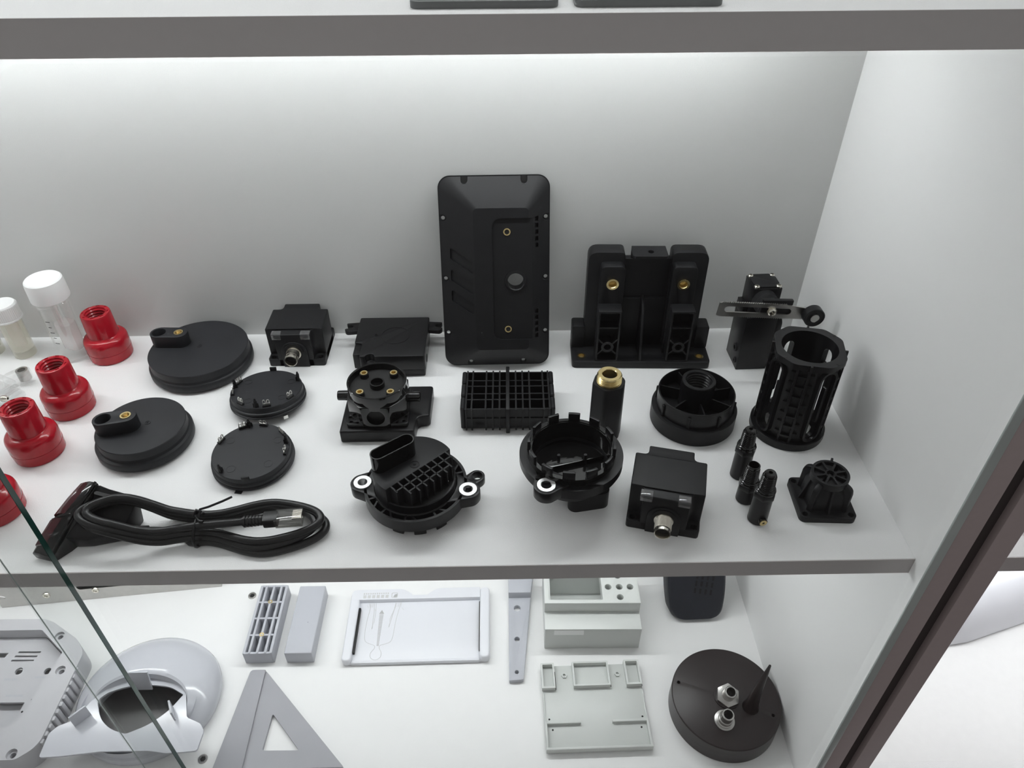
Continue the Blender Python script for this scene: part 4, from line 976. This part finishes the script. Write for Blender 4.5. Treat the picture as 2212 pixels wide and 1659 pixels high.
pl = [(-81, -71), (-58, -70), (-20, -66), (30, -66), (50, -69), (81, -67), (82, -46), (76, -38), (59, -31), (55, -20), (49, -2), (34, 11), (6, 16), (-30, 12), (-48, 0), (-56, -20), (-62, -32), (-76, -38), (-82, -46)]
ho = roundpoly([(-46, -10), (-34, -31), (-18, -43), (0, -48), (22, -38), (38, -22), (47, -5), (30, 4.5), (7, 7.5), (-18, 6), (-38, -1)], [8, 10, 8, 3, 10, 8, 1, 8, 8, 8, 8], 5)
part('collar_plate', MB().prism(roundpoly(pl, 3), 29.5, 32, [ho]), CHUTE, t)
part('lower_ring', MB().loft([ell(0, -14, 58, 50, 0.2), ell(0, -14, 62, 54, 29.6)], False, False), CHUTE, t)
part('dark_floor', MB().prism([(p[0], p[1]) for p in ell(0, 2, 69, 62, 0)], 0.5, 2.5), HOODSH, t)  # added plate, its dark grey imitates the shade under the opening
part('clip_tab', MB(T(-52, -32, 31) @ RZ(48)).box(-9, 9, -1, 1, 0, 19), CHUTE, t, bev=0.3)
part('clip_tab', MB(T(44, -27, 31) @ RZ(-62)).box(-8, 8, -1, 1, 0, 17), CHUTE, t, bev=0.3)
part('clip_tab', MB(T(-3, 7, 34) @ RX(-12)).box(-11, 11, -1, 1, -8, 19), CHUTE, t, bev=0.3)
part('mould_line', MB().tube([(6, 20, 40.6), (8, 33, 39.6), (9, 46, 35.2), (9.5, 57, 29)], 0.25, 5), GREYP, t)

# ---- perforated aluminium rail at the back
dx, dy = 271, 27; L = math.hypot(dx, dy)
t = thing('metal_rail', 'long aluminium strip with slot and screws standing at the back', 'rail', (-945, -71.5, G), rz=math.degrees(math.atan2(dy, dx)))
part('strip', MB(RX(90)).prism([(0, 0), (L, 0), (L, 46), (0, 46)], -2.5, 0, [obround(104, 26, 190, 26, 4.5), obround(4, 22, 9, 20, 3)]), STEEL, t)
part('slot_back', MB(RX(90)).box(96, 198, 18, 34, -4, -2.6), HOLE, t)
for x in (60, 120, 214): part('screw_head', MB(T(x, 0, {60: 17, 120: 18, 214: 25}[x]) @ RX(90)).lathe([(4.6, 0), (4.2, 1.4), (2.2, 1.7), (1.8, 0.7), (0, 0.7)], 22), NICK, t)
part('foot_flange', MB().box(0, L, 2.5, 14, 0, 2), STEEL, t)

# ---- cam fittings sunk in the floor
def cam(label, x, y):
    t = thing('cam_fitting', label, 'fitting', (x, y, G), group='dark cam fittings in the case floor')
    part('rim', MB().lathe([(5.2, 0), (5.0, 0.9), (3.6, 1.0), (3.2, 0.3), (0, 0.3)], 28), STEEL, t)
    part('recess', MB().lathe([(3.1, 0.32), (2.2, 0.7), (0, 0.5)], 6), HOLE, t)
cam('dark cam fitting beside the ribbed grey bar', -630.5, -59.5)
cam('dark cam fitting beside the pale hood', -630.8, -266)

# ================================================================== TOP SHELF AND NEXT BAY
for x0, lab, c in ((-339, 'thin dark grey rounded plate on the top shelf', DPLATE), (-268, 'thin rounded plate with a maroon face on the top shelf', MAROON)):
    t = thing('thin_plate', lab, 'plate', (x0 + 32, -250, ZT))
    part('frame', MB().prism(rrect(-32, 32, -40.5, 60, 4), 0, 3.2), DPLATE, t, bev=0.6)
    part('face', MB().prism(rrect(-30.5, 30.5, -38.5, 58, 3), 3.1, 3.5), c, t)
t = thing('curved_trough', 'large white curved trough lying beyond the side panel', 'trough', (303, -86, G), rz=17)
rings = []
for k in range(13):
    u = k / 12; xx = -130 + 270 * u; w = 42 * (math.sin(min(1, 0.2 + u * 3.2) * math.pi / 2)); hgt = 58 * (math.sin(min(1, 0.25 + u * 3.2) * math.pi / 2))
    o_ = [(xx, -w * math.cos(math.pi * j / 16), 2 + hgt * math.sin(math.pi * j / 16)) for j in range(17)]
    i_ = [(xx, -(w - 3) * math.cos(math.pi * j / 16), 1 + (hgt - 3) * math.sin(math.pi * j / 16)) for j in range(16, -1, -1)]
    rings.append(o_ + i_)
part('shell', MB().loft(rings), TRAYM, t)
part('edge_fin', MB(T(0, 16, 52) @ RY(-4)).box(-62, 40, -1, 1, 0, 8), TRAYM, t, bev=0.4)
t = thing('white_box', 'plain white box behind the curved trough', 'box', (150, -40, G), rz=0)
part('body', MB().box(-40, 70, -10, 34, 0, 30), TRAYM, t, bev=1)
t = thing('dark_block', 'small dark block on the shelf beyond the side panel', 'block', (125, -250, 0))
part('body', MB().box(-35, 35, -20, 25, 0, 18), BLK, t, bev=2)

# ================================================================== SUB-PARTS: hang small pieces on the part they sit in
SUB = {'connector_socket': ('connector',), 'boss_collar': ('connector_boss',), 'thread': ('body',), 'insert': ('boss', 'pillar', 'column', 'raised_back'), 'base_insert': ('base_plate',),
       'web': ('lower_column',), 'metal_clip': ('clip_foot',), 'bush': ('ear',), 'plug_contact': ('plug',), 'plug_latch': ('plug',), 'roller_pin': ('roller',), 'pivot_screw': ('lever',),
       'pivot_washer': ('lever',), 'port_ring': ('side_port',), 'nut_tube': ('hex_nut',), 'nut_bore': ('hex_nut',), 'tube_bore': ('stepped_tube',), 'shroud_floor': ('shroud',), 'spoke': ('wheel_rim',),
       'hub': ('wheel_rim',), 'wheel_floor': ('wheel_rim',), 'slot_bridge': ('slot_frame',), 'insert_bore': ('raised_back',), 'emblem_leaf': ('emblem_frame',), 'recess': ('rim',), 'graduation_mark': ('tube',),
       'label_strip': ('lower_step',), 'black_slot': ('side_rim',), 'gate_mark': ('body', 'drum', 'housing'), 'flange_notch': ('top_flange',), 'flange_split': ('bottom_flange',), 'window': ('face_bezel',), 'top_notch': ('flange',)}
def centre(o):
    vs = [Vector(c) for c in o.bound_box]; return o.matrix_local @ (sum(vs, Vector()) / 8)
stem = lambda o: o.name.split('.')[0]
for th_ in [o for o in COL.objects if o.type == 'EMPTY' and o.parent is None]:
    kids = list(th_.children)
    for c in kids:
        for target in SUB.get(stem(c), ()):
            cand = [k for k in kids if stem(k) == target and k is not c]
            if cand:
                p = min(cand, key=lambda k: (centre(k) - centre(c)).length)
                m_ = p.matrix_local.inverted() @ c.matrix_local
                c.parent = p; c.matrix_parent_inverse = Matrix(); c.matrix_local = m_
                break
